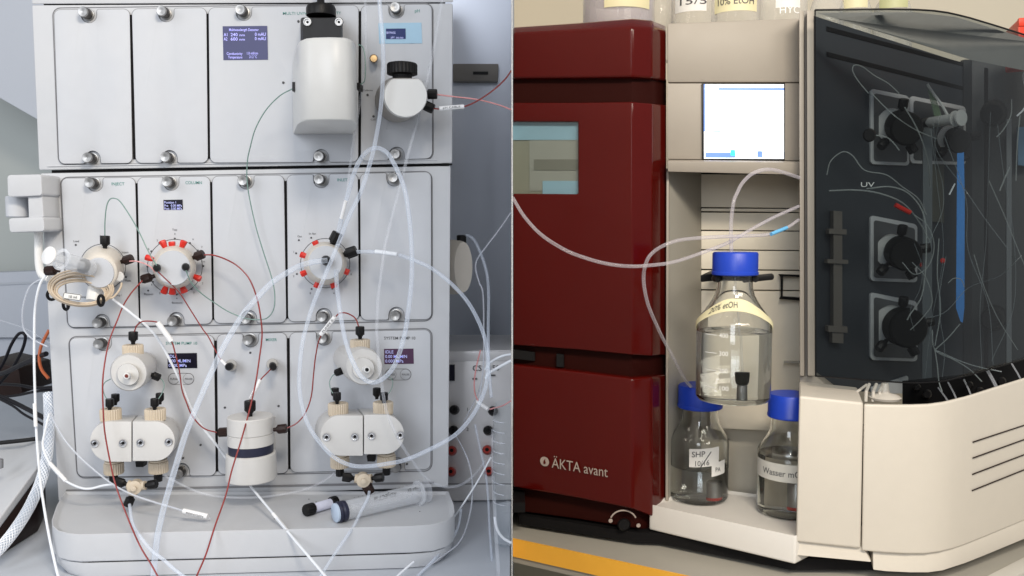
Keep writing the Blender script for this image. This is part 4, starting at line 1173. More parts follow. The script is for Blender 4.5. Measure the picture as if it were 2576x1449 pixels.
red_strip([68, 57, 46, 50, 64], [197, 196, 194, 197, 204], 'top_cover', redbody_m, rowd=[.018, 0, 0], mid=[[84, 76, 69, 70, 80]], back=.3)
red_strip([193, 192, 190, 193, 200], [262, 262, 260, 263, 267], 'upper_groove', redgroove_m, dz=.012, bevel=0)
door = red_strip([258, 258, 256, 260, 264], [868, 880, 893, 896, 893], 'collector_door', redbody_m, back=.020, mid=[[306, 306, 306, 306, 308], [487, 488, 488, 490, 490]], skip={(1, 0)}, bevel=.0025)
red_strip([262, 262, 260, 264, 267], [866, 878, 890, 894, 890], 'door_back', redgroove_m, dz=.060, back=.1, bevel=0)
red_strip([864, 876, 888, 892, 889], [925, 940, 956, 952, 949], 'lower_groove', redgroove_m, dz=.014, bevel=0)
lowc = red_strip([917, 935, 952, 948, 944], [1226, 1254, 1281, 1300, 1300], 'lower_cover', redbody_m, bevel=.004)
red_strip([1222, 1250, 1277, 1296, 1296], [1284, 1306, 1328, 1335, 1330], 'plinth', redgroove_m, dz=.02, bevel=.002)
MB().plate([(1290.5, 880), (1345, 886), (1345, 908), (1290.5, 902)], 1.168, .01).build('latch_slot', black_m, rm)
MB().plate([(1400, 890), (1418, 892), (1418, 924), (1400, 922)], 1.152, .01).build('latch_slot', black_m, rm)
# what shows through the collector window
ow = MB().plate([(1290.4, 308), (1453.5, 308), (1453.5, 486), (1290.4, 486)], 1.167, .002)
wp = []
def wquad(x0, y0, x1, y1, off, t, name, m):
    f_ = lambda X: 1.17 + (X - 1289.6) / (1455 - 1289.6) * (1.134 - 1.17) + off
    a_ = [P(x0, y0, f_(x0)), P(x1, y0, f_(x1)), P(x1, y1, f_(x1)), P(x0, y1, f_(x0))]
    return MB().prism(a_, [v + Vector((0, t, 0)) for v in a_]).build(name, m, door)
wquad(1290.6, 304, 1457, 490, .012, .003, 'window_back', olive_m)
wquad(1290.6, 306, 1457, 352, .010, .0015, 'blue_plate', sky_plate_m)
wquad(1332, 352, 1457, 480, .0107, .0008, 'tray_wall', mat('grey_plate', (.44, .43, .38), .5))
wquad(1343, 401, 1457, 428, .0095, .001, 'rail', olive2_m)
wquad(1365, 455, 1457, 490, .009, .001, 'blue_plate', sky_plate_m)
wquad(1290.6, 306.5, 1454.5, 487.5, .003, .0012, 'window_pane', pane_m)
# wordmark
fx = lambda X: 1.17 + (X - 1289.6) / (1590 - 1289.6) * (1.10 - 1.17) - .0012
def redpt(X, Y): return P(X, Y, fx(X))
ru = (redpt(1520, 1190) - redpt(1392, 1168))
rw = ru.length
text('ÄKTA avant', redpt(1388, 1176), ru, (0, 0, 1), px(27, 1.13), logo_m, lowc, width=rw * 1.10)
lg = redpt(1370, 1161)
uu = ru.normalized()
b = MB()
b.add([lg + uu * px(12.5, 1.14) * math.cos(t * .2618) + Vector((0, 0, px(12.5, 1.14) * math.sin(t * .2618))) for t in range(24)], [tuple(range(24))])
b.build('logo_disc', logo_m, lowc)
b = MB()
drop = [(-5, -6), (-2, -9), (3, -7), (4, -2), (1, 6), (5, 10), (-1, 7), (-4, 1)]
b.add([lg + uu * px(x * .8, 1.14) + Vector((0, -.0006, px(y * .8, 1.14))) for x, y in drop], [tuple(range(len(drop)))])
b.build('logo_drop', redbody_m, lowc)
pb = MB()
pts = [P(1568 + 33 * math.cos(R(a_)), 1312 - 28 * math.sin(R(a_)), 1.112) for a_ in range(20, 161, 10)]
pb.tube(pts, .0011, 6).build('dial_mark', logo_m, rm)
for X, Y in ((1536, 1310), (1606, 1322)):
    MB().rounds([(X, Y, 1.114, 6), (X, Y, 1.108, 5)], 14).build('dial_dot', logo_m, rm)
MB().rounds([(1570, 1320, 1.13, 18), (1570, 1320, 1.112, 16), (1570, 1320, 1.110, 13)], 28).build('dial', black_m, rm)
for X, Y, d in ((1330, 1318, 1.2),):
    b0 = P(X, Y, d)
    MB().lathe([(.008, 0), (.010, .002), (.007, .010), (.006, max(.02, -.385 - ZR))], (b0.x, b0.y, ZR + .0005), (0, 0, 1), 20).build('foot', black_m, rm)

# cream tower with the screen
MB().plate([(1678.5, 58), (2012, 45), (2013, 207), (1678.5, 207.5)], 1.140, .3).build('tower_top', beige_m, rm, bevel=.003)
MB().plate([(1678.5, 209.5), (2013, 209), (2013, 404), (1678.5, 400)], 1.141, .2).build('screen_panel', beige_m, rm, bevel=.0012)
ts = MB().plate([(1765, 208.5), (1975, 208.5), (1974, 405), (1766, 401)], 1.1375, .005).build('touch_screen', black_m, rm, bevel=.0008)
def lit(x0, y0, x1, y1, m, k=0, name='screen_area'):
    return MB().plate([(x0, y0), (x1, y0), (x1, y1 + .6), (x0, y1)], 1.1372 - .0004 * k, .0003).build(name, m, ts)
lit(1771, 212, 1972, 399, lit_white_m)
lit(1771, 221, 1972, 227, lit_pale_m, 1); lit(1808, 221, 1972, 226, lit_blue_m, 2); lit(1771, 381, 1972, 397, lit_pale_m, 1); lit(1775, 384, 1850, 396, lit_blue_m, 2)
lit(1838, 377, 1849, 391, lit_cyan_m, 3); lit(1860, 375, 1905, 394, lit_white_m, 3); lit(1918, 372, 1968, 396, lit_white_m, 3); lit(1905, 380, 1918, 395, lit_blue_m, 2)
lit(1770.5, 212, 1774, 330, lit_blue_m, 1); lit(1774, 328.5, 1812, 330.5, lit_blue_m, 2); lit(1779, 258.5, 1815, 260, lit_pale_m, 2); lit(1779, 274.5, 1812, 276, lit_pale_m, 2); lit(1783, 217, 1808, 218.5, lit_blue_m, 2)
MB().loft([[P(1679, 401.5, 1.135), P(2013, 405.5, 1.135), P(2013, 405.5, 1.2), P(1679, 401.5, 1.2)], [P(1679, 405, 1.118), P(2013, 409, 1.118), P(2013, 411, 1.2), P(1679, 407, 1.2)], [P(1680, 432, 1.120), P(2013, 440, 1.120), P(2013, 436, 1.28), P(1680, 430, 1.28)]]).build('screen_sill', beige_m, rm, bevel=.002)
# recess with slotted back
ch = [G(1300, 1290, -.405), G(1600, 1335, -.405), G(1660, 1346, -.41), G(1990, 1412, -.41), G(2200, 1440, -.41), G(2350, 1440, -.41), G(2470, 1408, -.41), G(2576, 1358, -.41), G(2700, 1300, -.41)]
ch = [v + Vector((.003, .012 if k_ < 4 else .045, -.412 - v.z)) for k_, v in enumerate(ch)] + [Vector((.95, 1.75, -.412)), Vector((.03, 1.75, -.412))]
MB().prism(ch, [Vector((v.x, v.y, ZR + .006)) for v in ch]).build('underside_shadow', gap_m, rm)  # black block filling in the shadow beneath the machine
MB().prism([P(1678, 424, 1.141), P(1764, 424, 1.240), P(1764, 1262, 1.240), P(1678, 1298, 1.141)], [P(1674, 424, 1.151), P(1760, 424, 1.250), P(1760, 1262, 1.250), P(1674, 1298, 1.151)]).build('recess_wall', recess_m, rm)
MB().plate([(1676.5, 431), (1683, 431), (1681, 1262), (1674, 1262)], 1.139, .006).build('edge_trim', beige_m, rm, bevel=.001)
MB().plate([(1758, 430), (2080, 430), (2080, 1300), (1758, 1270)], 1.258, .01).build('recess_backing', mat('slot_brown', (.07, .065, .055), .6), rm)
edges = [440, 521, 529, 537, 576, 585, 624, 633, 675, 683, 724, 734, 790, 1260]
for k, (y0, y1) in enumerate(((438, 521), (524, 531), (534.5, 578), (581, 627), (630, 676.5), (680, 727.5), (731, 1275))):
    MB().plate([(1764 if k else 1762, y0), (2075, y0 + 2), (2075, y1 + 3), (1764, y1)], 1.240 if k != 1 else 1.2365, .014).build('back_slat', slat_m, rm, bevel=.001)
MB().plate([(1790, 1010), (2012, 1016), (2012, 1088), (1790, 1078)], 1.205, .05).build('ledge', slat_m, rm, bevel=.003)
MB().plate([(1958, 690), (2012, 692), (2012, 697), (1970, 695), (1969, 746), (2012, 749), (2012, 756), (1960, 752), (1964, 745), (1963, 697)], 1.225, .01).build('bracket', black_m, rm)
MB().plate([(1972, 910), (2012, 911), (2012, 914), (1972, 913)], 1.225, .012).build('peg', recess_m, rm)
# profile post
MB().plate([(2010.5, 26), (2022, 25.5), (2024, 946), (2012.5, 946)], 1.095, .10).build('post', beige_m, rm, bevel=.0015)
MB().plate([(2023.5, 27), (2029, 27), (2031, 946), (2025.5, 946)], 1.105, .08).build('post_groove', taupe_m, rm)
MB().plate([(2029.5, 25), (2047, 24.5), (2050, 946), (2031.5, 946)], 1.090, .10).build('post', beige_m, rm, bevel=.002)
MB().plate([(2012, 946), (2052, 946), (2120, 1000), (2010, 1000)], 1.105, .05).build('post_foot', beige_m, rm, bevel=.002)
# bottle tray
ZY = -.373
tp = [G(1633, 1266, ZY), G(1650, 1254, ZY), G(1700, 1243, ZY), G(1760, 1222, ZY), G(2070, 1262, ZY), G(2060, 1318, ZY), G(2002, 1346, ZY)]
bt_ = MB().prism(tp, [v - Vector((0, 0, .037)) for v in tp]).build('bottle_tray', traywhite_m, rm, bevel=.003, bseg=3, angle=50,
    inset=dict(pick=lambda f: f.normal.z > .9 and len(f.verts) > 5, t=.006, move=Vector((0, 0, -.005))))
# cream front cover, wrapping round the corner
def wrap(cols, name, m, back, parent, **k):
    vs, fs = [], []
    n = len(cols[0][1])
    for X, Ys, d in cols:
        for i, Y in enumerate(Ys):
            dd = d[i] if isinstance(d, (list, tuple)) else d
            vs.append(P(X[i] if isinstance(X, (list, tuple)) else X, Y, dd))
    for c_ in range(len(cols) - 1):
        for i in range(n - 1):
            fs.append((c_ * n + i, (c_ + 1) * n + i, (c_ + 1) * n + i + 1, c_ * n + i + 1))
    return MB().shell(vs, fs, (DEPTH_X * back, back, 0)).build(name, m, parent, **k)
wrap([((2011, 2003), (996, 1364), (1.0, 1.0)), ((2172, 2165), (1013, 1381), (.992, .992))], 'cover_end', cover_m, .10, rm, bevel=.0035, bseg=3)
wrap([((2003, 2003, 2002), (1358, 1374, 1397), (1.005, 1.005, 1.001)), ((2168, 2180, 2193), (1375, 1390, 1415), (.997, .997, .993))], 'cover_end_skirt', cover_m, .10, rm, bevel=.002)
arcx = [(2174, 1017.5, 1386, .992), (2230, 1019, 1391, .988), (2290, 1019.5, 1394, .985), (2335, 1018, 1394, .986), (2372, 1013, 1389, .991), (2402, 1006, 1382, 1.000), (2430, 999, 1373, 1.012), (2480, 983, 1353, 1.036), (2576, 953, 1313, 1.085), (2700, 915, 1262, 1.15)]
cov = wrap([((x, x - 6), (y0, y1), (d, d)) for x, y0, y1, d in arcx], 'front_cover', cover_m, .008, rm, bevel=.003, bseg=3, angle=50)
wrap([(x, (y1 - 8, y1 + 12, y1 + (47 if x < 2400 else 44)), (d + .0065, d + .0055, d + .001)) for x, y0, y1, d in [(2196, 0, 1387, .990)] + [q_ for q_ in arcx if q_[0] > 2200]], 'cover_skirt', cover_m, .08, rm, bevel=.002, angle=50)
for x0, y0, y1 in ((2448, 1112, 1070), (2448, 1152, 1106), (2447, 1193, 1144), (2446, 1234, 1182)):
    a0 = P(x0, y0, 1.0195 - .0003); a1 = P(2576, y1, 1.0845); a2_ = a1 + (a1 - a0) * .9
    MB().tube([a0, a1, a2_], .0009, 6).build('vent_slot', brown_m, cov)
# inside, behind the door
dI = lambda X: 1 / (1 / 1.14 + (X - 2050) / 390 * (1 / 1.44 - 1 / 1.14))
def inside(quad, off, t, name, m, parent=rm, **k):
    a_ = [P(x, y, dI(x) + off) for x, y in quad]
    return MB().prism(a_, [v + Vector((0, t, 0)) for v in a_]).build(name, m, parent, **k)
inside([(2048, 40), (2442, 165), (2442, 985), (2048, 985)], 0, .02, 'inner_panel', inner_m)
MB().prism([P(2442, 150, dI(2442)), P(2620, 185, 1.40), P(2620, 960, 1.40), P(2442, 985, dI(2442))], [P(2442, 150, dI(2442) + .02), P(2620, 185, 1.44), P(2620, 960, 1.44), P(2442, 985, dI(2442) + .02)]).build('inner_panel', mat('black_inner_panel', (.022, .026, .028), .5, var=.2, scale=14), rm)
fascia_f = [(2056, 33, 1.075), (2300, 31, 1.07), (2405, 43, 1.09), (2576, 95, 1.175), (2700, 133, 1.23), (2700, 212, 1.23), (2590, 180, 1.18), (2440, 150, 1.11), (2300, 106, 1.075), (2100, 46, 1.075)]
MB().prism([P(*q_) for q_ in fascia_f], [P(*q_) + Vector((.001, .003, .001)) for q_ in fascia_f]).build('inner_fascia', fascia_m, rm)  # pale grey sheet close behind the top of the door glass
for y0, y1 in ((66, 158), (130, 218)):
    inside([(2080, y0), (2425, y1), (2425, y1 + 9), (2080, y0 + 12)], -.002, .004, 'groove', gap_m)
inside([(2424, 150), (2446, 150), (2446, 985), (2424, 985)], -.004, .01, 'corner_post', mat('charcoal_post', (.035, .038, .042), .4))
# valve modules seen through the door
def module(x0, y0, w, h, kx, ky, kr, lit_top=True):
    a_ = rrect((x0, y0), (x0 + w, y0 + w * .20), (x0 + w, y0 + h), (x0, y0 + h - 4), 10)
    p_ = inside(a_, -.010, .010, 'valve_module', plate_m, rm, bevel=.001)
    b2 = rrect((x0 + 9, y0 + 12), (x0 + w - 6, y0 + 10 + w * .20), (x0 + w - 6, y0 + h - 8), (x0 + 9, y0 + h - 12), 7)
    inside(b2, -.0115, .0015, 'module_face', mat('dim_plate', (.085, .088, .092), .4) if 'dim_plate' not in MATS else MATS['dim_plate'], p_)
    dk = dI(kx)
    MB().rounds([(kx - kr * .60, ky - 6, dk - .012, kr * .98), (kx - kr * .45, ky - 2, dk - .050, kr * .95)], 36).build('ring', mat('pale_ring', (.55, .55, .54), .35) if 'pale_ring' not in MATS else MATS['pale_ring'], p_)
    MB().rounds([(kx + kr * .1, ky, dk - .054, kr * .98), (kx + kr * .45, ky + 6, dk - .10, kr), (kx + kr * .5, ky + 6, dk - .104, kr * .9)], 36).build('knob', doorblack_m, p_)
    for sx_, sy_ in ((kr * .2, -kr * 1.1), (kr * .7, kr * 1.15), (kr * 1.45, -kr * .2), (-kr * .9, kr * .95)):
        A_ = P(kx + sx_ * .7, ky + sy_ * .75, dk - .07); B_ = P(kx + sx_ * 1.25, ky + sy_ * 1.3, dk - .075)
        inst('fitting', fit_me, p_, A_, along(A_, B_), 1.35)
    return p_
module(2190, 222, 98, 195, 2262, 318, 42)
module(2290, 240, 140, 175, 2400, 350, 30)
module(2190, 541, 118, 170, 2260, 634, 42)
module(2190, 735, 118, 175, 2262, 820, 50)
module(2188, 975, 110, 120, 2270, 1040, 30) if False else None
inside(rrect((2192, 975), (2285, 945), (2285, 990), (2192, 990), 4), -.006, .006, 'valve_module', plate_m, rm)
inside([(2330, 340), (2375, 350), (2375, 560), (2330, 556)], -.008, .008, 'cover_plate', mat('olive_plate', (.11, .11, .09), .4))
MB().loft([[P(2414 - 6, 350, 1.30), P(2424, 330, 1.30), P(2424, 330, 1.305), P(2414 - 6, 350, 1.305)], [P(2407, 500, 1.30), P(2427, 500, 1.30), P(2427, 500, 1.31), P(2407, 500, 1.31)], [P(2405, 775, 1.30), P(2426, 775, 1.30), P(2426, 775, 1.31), P(2405, 775, 1.31)], [P(2416, 808, 1.30), P(2422, 812, 1.30), P(2422, 812, 1.304), P(2416, 808, 1.304)]]).build('blue_reflection', reflection_m, rm)  # solid strip shaped as the window's blue reflection on the door bend
for y0 in (255, 770): 
    MB().rounds([(2500, y0 + 30, 1.39, 34), (2495, y0 + 32, 1.33, 30), (2495, y0 + 32, 1.325, 24)], 30).build('knob', doorblack_m, rm)
MB().plate([(2530, 300), (2600, 290), (2600, 380), (2530, 372)], 1.39, .01).build('blue_label', sky_plate_m, rm) if False else None
MB().plate([(2561, 320), (2600, 318), (2600, 420), (2561, 415)], 1.385, .01).build('blue_label', mat('dim_blue', (.07, .15, .24), .4), rm)
strip_m = mat('slate_strip', (.13, .145, .155), .35)
MB().plate([(2322, 318), (2346, 324), (2344, 962), (2320, 962)], 1.235, .006).build('inner_strip', strip_m, rm)
MB().plate([(2478, 170), (2486, 172), (2486, 955), (2478, 957)], 1.36, .006).build('inner_strip', gap_m, rm)
MB().plate([(2532, 300), (2545, 298), (2545, 940), (2532, 944)], 1.37, .006).build('inner_strip', strip_m, rm)
# column holder rail on the left of the inner panel
for y0, y1, w in ((530, 860, 11), (575, 588, 22), (652, 662, 26), (820, 835, 24), (835, 862, 14)):
    inside([(2108 - w, y0), (2108 + w, y0 + 2), (2108 + w, y1 + 2), (2108 - w, y1)], -.016 - .0004 * w, .012, 'holder_rail', mat('brown_grey_rail', (.17, .15, .13), .45) if 'brown_grey_rail' not in MATS else MATS['brown_grey_rail'])
# smoked glass door
dcols = [(2050, 26, 946, 1.055), (2130, 25, 952, 1.050), (2230, 24, 960, 1.045), (2300, 25, 964, 1.046), (2350, 28, 962, 1.052), (2385, 33, 957, 1.060), (2412, 39, 950, 1.070), (2440, 46, 943, 1.083), (2500, 64, 926, 1.112), (2576, 88, 904, 1.15), (2680, 120, 876, 1.20)]
gd = wrap([(x, (y0, y1), d) for x, y0, y1, d in dcols], 'smoked_door', smoke_m, .004, rm, angle=60)
MB().tube([P(x, y0 - 1, d) for x, y0, y1, d in dcols], .0012, 6).build('door_edge', black_m, gd)
MB().tube([P(x, y1, d) for x, y0, y1, d in dcols], .0010, 6).build('door_edge', black_m, gd)
MB().plate([(2048.5, 25), (2052, 25), (2054, 946), (2050.5, 946)], 1.056, .004).build('door_edge', gap_m, gd)
# pit between door and cover
MB().prism([P(2270, 958, 1.16), P(2440, 940, 1.17), P(2640, 884, 1.27), P(2640, 1000, 1.27), P(2440, 1040, 1.17), P(2270, 1060, 1.16)],
           [P(2270, 958, 1.19), P(2440, 940, 1.20), P(2640, 884, 1.30), P(2640, 1000, 1.30), P(2440, 1040, 1.20), P(2270, 1060, 1.19)]).build('pit_wall', gap_m, rm)
for X, Y, r_ in ((2308, 975, 10), (2332, 992, 13), (2440, 968, 9), (2465, 985, 12), (2520, 960, 12)):
    MB().rounds([(X, Y, 1.155, r_), (X, Y, 1.12, r_), (X, Y, 1.117, r_ * .7)], 16).build('pit_knob', black_m, rm)
for k, (xa, ya, xb, yb) in enumerate(((2385, 962, 2410, 1012), (2425, 955, 2446, 1003), (2484, 932, 2512, 985), (2545, 915, 2572, 962), (2360, 975, 2392, 1020))):
    MB().tube([P(xa, ya, 1.13), P((xa + xb) / 2 + 1, (ya + yb) / 2, 1.11), P(xb, yb, 1.095)], .0011 if k != 2 else .0022, 6).build('pit_tube', faint_tube_m, rm)
MB().rounds([(2235, 1006, 1.075, 28), (2235, 1004, 1.07, 28)], 20) if False else None
fn = thing('plastic_funnel', 'small milky funnel and clips sitting on the cream cover ledge below the door', 'funnel', P(2200, 1010, 1.06))
cF = P(2225, 1004, 1.07)
MB().lathe([(.0190, .0), (.0205, .003), (.0160, .006), (.0060, .009), (.0045, .020), (.0038, .021)], cF, (0, 0, 1), 28).build('cone', mat('milky_cream', (.60, .56, .50), .4, sss=.1), fn)
for X in (2178, 2196, 2212):
    MB().tube([P(X, 1010, 1.065), P(X + 1, 985, 1.066), P(X + 9, 966, 1.075)], .0022, 8).build('clip', MATS['milky_cream'], fn)
MB().tube([P(2110, 1008, 1.05), P(2150, 990, 1.06), P(2180, 968, 1.075)], .0018, 8).build('clip', MATS['milky_cream'], fn)

# tubes behind the door
DG = 'thin tubes behind the smoked door'
dtube_m = clear('door_tubing', (.48, .52, .51), .4, .85, .15)
tangle_m = clear('tangle_tubing', (.34, .39, .41), .25, .65, .15)
def dtube(label, pts, dd, r=1.5, m=None):
    W = crv(pts, dd)
    return tag(MB().tube(W, px(r, 1.2), 6).build('tube', m or dtube_m, origin=W[0]), label, 'tube', DG)
dtube('thin tube arching above the top left valve behind the smoked door', [(2262, 235), (2235, 210), (2200, 190), (2170, 168), (2150, 164), (2145, 178), (2160, 205), (2185, 235)], [1.14, 1.13], 1.3)
dtube('thin tube crossing the top valve knob behind the smoked door', [(2190, 232), (2225, 268), (2262, 300), (2310, 330), (2360, 350)], [1.14, 1.12, 1.2], 1.3)
dtube('tube dangling below the top valve knob behind the smoked door', [(2276, 270), (2300, 310), (2320, 355), (2335, 410), (2340, 470)], [1.12, 1.14, 1.2], 1.6)
dtube('pale tube hooked beside the top left black clip behind glass', [(2200, 340), (2230, 345), (2250, 362), (2262, 378)], [1.1, 1.1], 1.5)
dtube('upper flat tube loop beneath the top valve behind glass', [(2080, 440), (2090, 405), (2120, 382), (2145, 392), (2175, 428), (2230, 440), (2270, 470), (2310, 500), (2330, 540)], [1.12, 1.10, 1.15], 1.4)
dtube('wider tube loop running right beneath the UV mark', [(2085, 480), (2150, 478), (2210, 486), (2270, 510), (2310, 555), (2340, 610)], [1.12, 1.10, 1.16], 1.8)
dtube('tube sweeping down between the middle valves behind glass', [(2180, 475), (2240, 470), (2290, 490), (2325, 545), (2330, 640), (2320, 740), (2290, 790), (2282, 805)], [1.11, 1.12, 1.14], 1.7)
dtube('long straight tube slanting across the right glass panel', [(2488, 455), (2530, 550), (2570, 650), (2610, 735)], [1.25, 1.25], 1.4)
dtube('bent white tube at the upper right behind glass', [(2598, 170), (2575, 185), (2578, 215), (2588, 245), (2575, 275), (2558, 292)], [1.25, 1.25], 2.2, white_tube_m)
dtube('hanging pale tube at far right behind glass', [(2566, 290), (2560, 350), (2557, 410), (2556, 455)], [1.25, 1.25], 1.6)
dtube('looped pale tube beside the far right knob', [(2545, 250), (2543, 290), (2525, 325), (2507, 345)], [1.25, 1.25], 1.4)
dtube('tube branching low in the door towards the pit', [(2345, 830), (2352, 880), (2400, 905), (2440, 930), (2470, 960)], [1.2, 1.15], 1.6)
dtube('short tube rising from low branch behind glass', [(2352, 880), (2385, 850), (2415, 815)], [1.2, 1.2], 1.6)
dtube('pair tube hanging below the low branch', [(2352, 880), (2358, 920), (2362, 960), (2370, 985)], [1.18, 1.12], 1.4)
dtube('straight thin tube leaning across lower right glass panel', [(2450, 640), (2475, 720), (2510, 800), (2560, 880)], [1.25, 1.22], 1.2)
dtube('fine tube looping under the red clamp behind glass', [(2300, 540), (2335, 570), (2350, 620), (2335, 670), (2300, 690), (2270, 660)], [1.12, 1.14], 1.2)
dtube('fine tube bowing between middle and lower valve behind glass', [(2295, 660), (2330, 700), (2345, 760), (2320, 800), (2290, 830)], [1.12, 1.15], 1.2)
dtube('pale tube standing right of the lower valve behind glass', [(2362, 600), (2358, 690), (2366, 780), (2352, 870)], [1.2, 1.18], 1.5)
dtube('short bright tube tip left of the blue reflection strip', [(2388, 490), (2396, 474), (2402, 462)], [1.2, 1.2], 2.0, white_tube_m)
dtube('arched tube low in the corner behind glass', [(2385, 712), (2400, 700), (2418, 704), (2426, 722)], [1.2, 1.2], 1.2)
dtube('fan tube spreading right from the low branch behind glass', [(2352, 880), (2420, 910), (2470, 925), (2520, 935)], [1.19, 1.15], 1.3)
dtube('steep thin tube left of the far knob behind glass', [(2540, 420), (2525, 455), (2515, 480)], [1.25, 1.25], 2.0)
dtube('dark lead crossing the red box corner', [(2516, 158), (2545, 135), (2570, 118), (2600, 100)], [1.2, 1.2], 1.2, cable_m)
rt = random.Random(21)
for k in range(9):
    x0, y0 = rt.choice([(2290, 320), (2290, 640), (2290, 825), (2345, 300), (2400, 355), (2360, 640), (2500, 300), (2500, 800)])
    x1, y1 = rt.choice([(2300, 970), (2345, 960), (2400, 950), (2450, 940), (2520, 920), (2560, 640), (2330, 620), (2230, 500)])
    pts = [(x0 + rt.uniform(-26, 26), y0 + rt.uniform(-26, 26))]
    bow = rt.uniform(-70, 70)
    for t in (.25, .5, .75):
        pts.append((x0 + (x1 - x0) * t + bow * math.sin(math.pi * t) + rt.uniform(-14, 14), y0 + (y1 - y0) * t + rt.uniform(-14, 14)))
    pts.append((x1 + rt.uniform(-30, 30), y1 + rt.uniform(-14, 4)))
    dtube('very fine tube in the tangle between the valves behind the smoked door', pts, [1.14 + rt.uniform(0, .05), 1.16 + rt.uniform(0, .06), 1.13 + rt.uniform(0, .05)], rt.uniform(.7, 1.2), tangle_m)
cl = tag(MB().rounds([(2187, 340, 1.12, 15), (2187, 340, 1.10, 17), (2187, 340, 1.097, 13)], 18).build('clip', black_m), 'black round clip at the top valve plate behind glass', 'clip')
cr = tag(MB().tube(crv([(2252, 515), (2268, 524), (2290, 535)], [1.11, 1.11]), .0032, 8).build('clamp', red_m), 'red tube clamp in the loops behind the smoked door', 'clamp')
for lb, X, Y in (('red screw plug between middle valves behind glass', 2320, 665), ('small red plug right of middle valve behind glass', 2372, 655)):
    tag(MB().rounds([(X, Y, 1.27, 6), (X, Y + 1, 1.24, 7), (X, Y + 1, 1.238, 4)], 14).build('plug', red_m), lb, 'plug')
ds = thing('small_syringe', 'small white syringe held level behind the smoked door', 'syringe', P(2370, 305, 1.19))
A, B = P(2340, 308, 1.20), P(2408, 298, 1.16)
ax = B - A; L_ = ax.length
MB().lathe([(.003, -.006), (.0075, 0), (.0078, L_ * .9), (.011, L_ * .91), (.011, L_ * .95)], A, ax, 18).build('barrel', mat('dull_white', (.55, .55, .54), .4), ds)
MB().lathe([(.0095, L_ * 1.08), (.011, L_ * 1.1), (.011, L_ * 1.16), (.008, L_ * 1.17)], A, ax, 18).build('plunger', MATS['dull_white'], ds)
MB().tube(crv([(2333, 212), (2350, 238), (2368, 262), (2384, 290)], [1.20, 1.18]), .0020, 6).build('needle', MATS['dull_white'], ds)
gq = tag(MB().plate([(2335, 225), (2352, 240), (2372, 300), (2350, 290)], 1.21, .004).build('flag', clear('green_film', (.25, .36, .22), .45, .8)), 'greenish clear flag beside the small syringe behind glass', 'flag')
uvt = ptext('UV', 2164, 470, 12, 1.105, etch_m, gd, width=34)
rb = thing('red_box', 'bright red plastic box at the upper right edge behind the door', 'box', P(2590, 160, 1.3))
MB().plate(rrect((2561, 48), (2660, 40), (2660, 150), (2563, 158), 4), 1.24, .08).build('body', scarlet_m, rb, bevel=.002)
MB().plate([(2563, 45), (2660, 38), (2660, 60), (2563, 66)], 1.238, .01).build('lid', scarlet_m, rb, bevel=.001)

mbar = thing('metal_bar', 'pale grey flat bar lying on the worktop under the cream cover right end', 'bar', G(2520, 1425, ZR))
a_ = [G(2380, 1500, ZR + .012), G(2600, 1388, ZR + .012), G(2640, 1405, ZR + .012), G(2440, 1510, ZR + .012)]
MB().prism(a_, [v - Vector((0, 0, .0115)) for v in a_]).build('bar', mat('pale_grey_metal', (.55, .53, .48), .35), mbar, bevel=.002)
# ------------------------------------------------------------------ bottles on the tray
PROF = {}
def rad(t, h):
    o = PROF[t.name]
    for (r0, h0), (r1, h1) in zip(o, o[1:]):
        if h0 <= h <= h1 and h1 > h0: return r0 + (r1 - r0) * (h - h0) / (h1 - h0)
    return o[-1][0]
def bottle(label, c, R_, H_, neck_r, cap_r, cap_h, fill, group=None, sh=.80):
    """c = centre of the base; H_ = height up to the cap top"""
    t = thing('glass_bottle', label, 'bottle', c, group)
    hs_ = H_ - cap_h                        # glass height
    b0 = hs_ * sh * .78                     # where the shoulder starts
    o = [(R_ * .80, 0), (R_ * .93, .0012), (R_, .006), (R_, b0)]
    for k in range(1, 9):
        a_ = k / 8 * math.pi / 2
        o.append((neck_r + (R_ - neck_r) * (1 - math.sin(a_) ** 1.5) if k < 8 else neck_r, b0 + (hs_ - cap_h * .12 - b0) * .86 * (k / 8) ** 1.15))
    o += [(neck_r, hs_ + cap_h * .2), (neck_r, hs_ + cap_h * .8)]
    w = .0022
    i_ = [(max(.001, r - w), h if k > 3 else max(h, .0035)) for k, (r, h) in enumerate(o)]
    i_[0] = (.001, .0038); i_[1] = (R_ * .85, .0038); i_[2] = (R_ - w, .0085)
    prof = [(.001, 0)] + o + list(reversed(i_))
    MB().lathe(prof, c, (0, 0, 1), 56, caps=False).build('glass', bottle_m, t, angle=60)
    cb_ = c + Vector((0, 0, hs_))
    cp = MB().lathe([(cap_r * .97, 0), (cap_r * 1.01, .001), (cap_r * 1.01, cap_h * .14), (cap_r * .985, cap_h * .17), (cap_r * .985, cap_h * .93), (cap_r * .93, cap_h), (cap_r * .3, cap_h * 1.01), (.001, cap_h * 1.0)], cb_, (0, 0, 1), 1, ridges=46, ridge=.014).build('cap', cap_m, t)
    if fill:
        l = .0006
        lp = [(.001, .0034), (R_ * .85, .0034), (R_ - w + l, .0083)]
        ys = fill * H_
        for r, h in o[3:]:
            if h < ys: lp.append((r - w + l, h))
        lp.append((lp[-1][0], ys)); lp += [(lp[-1][0] - .0015, ys - .0006), (.001, ys - .0006)]
        MB().lathe(lp, c, (0, 0, 1), 56, caps=False).build('liquid', liquid_m, t, angle=50)
    PROF[t.name] = o
    return t
def on_glass(c, R_):
    """bends (sideways, up) print round the bottle front"""
    base = math.atan2(c.x, c.y)
    def f(a_, z):
        th = a_ / R_ - base * .9
        return Vector((c.x + R_ * math.sin(th), c.y - R_ * math.cos(th), c.z + z))
    return f
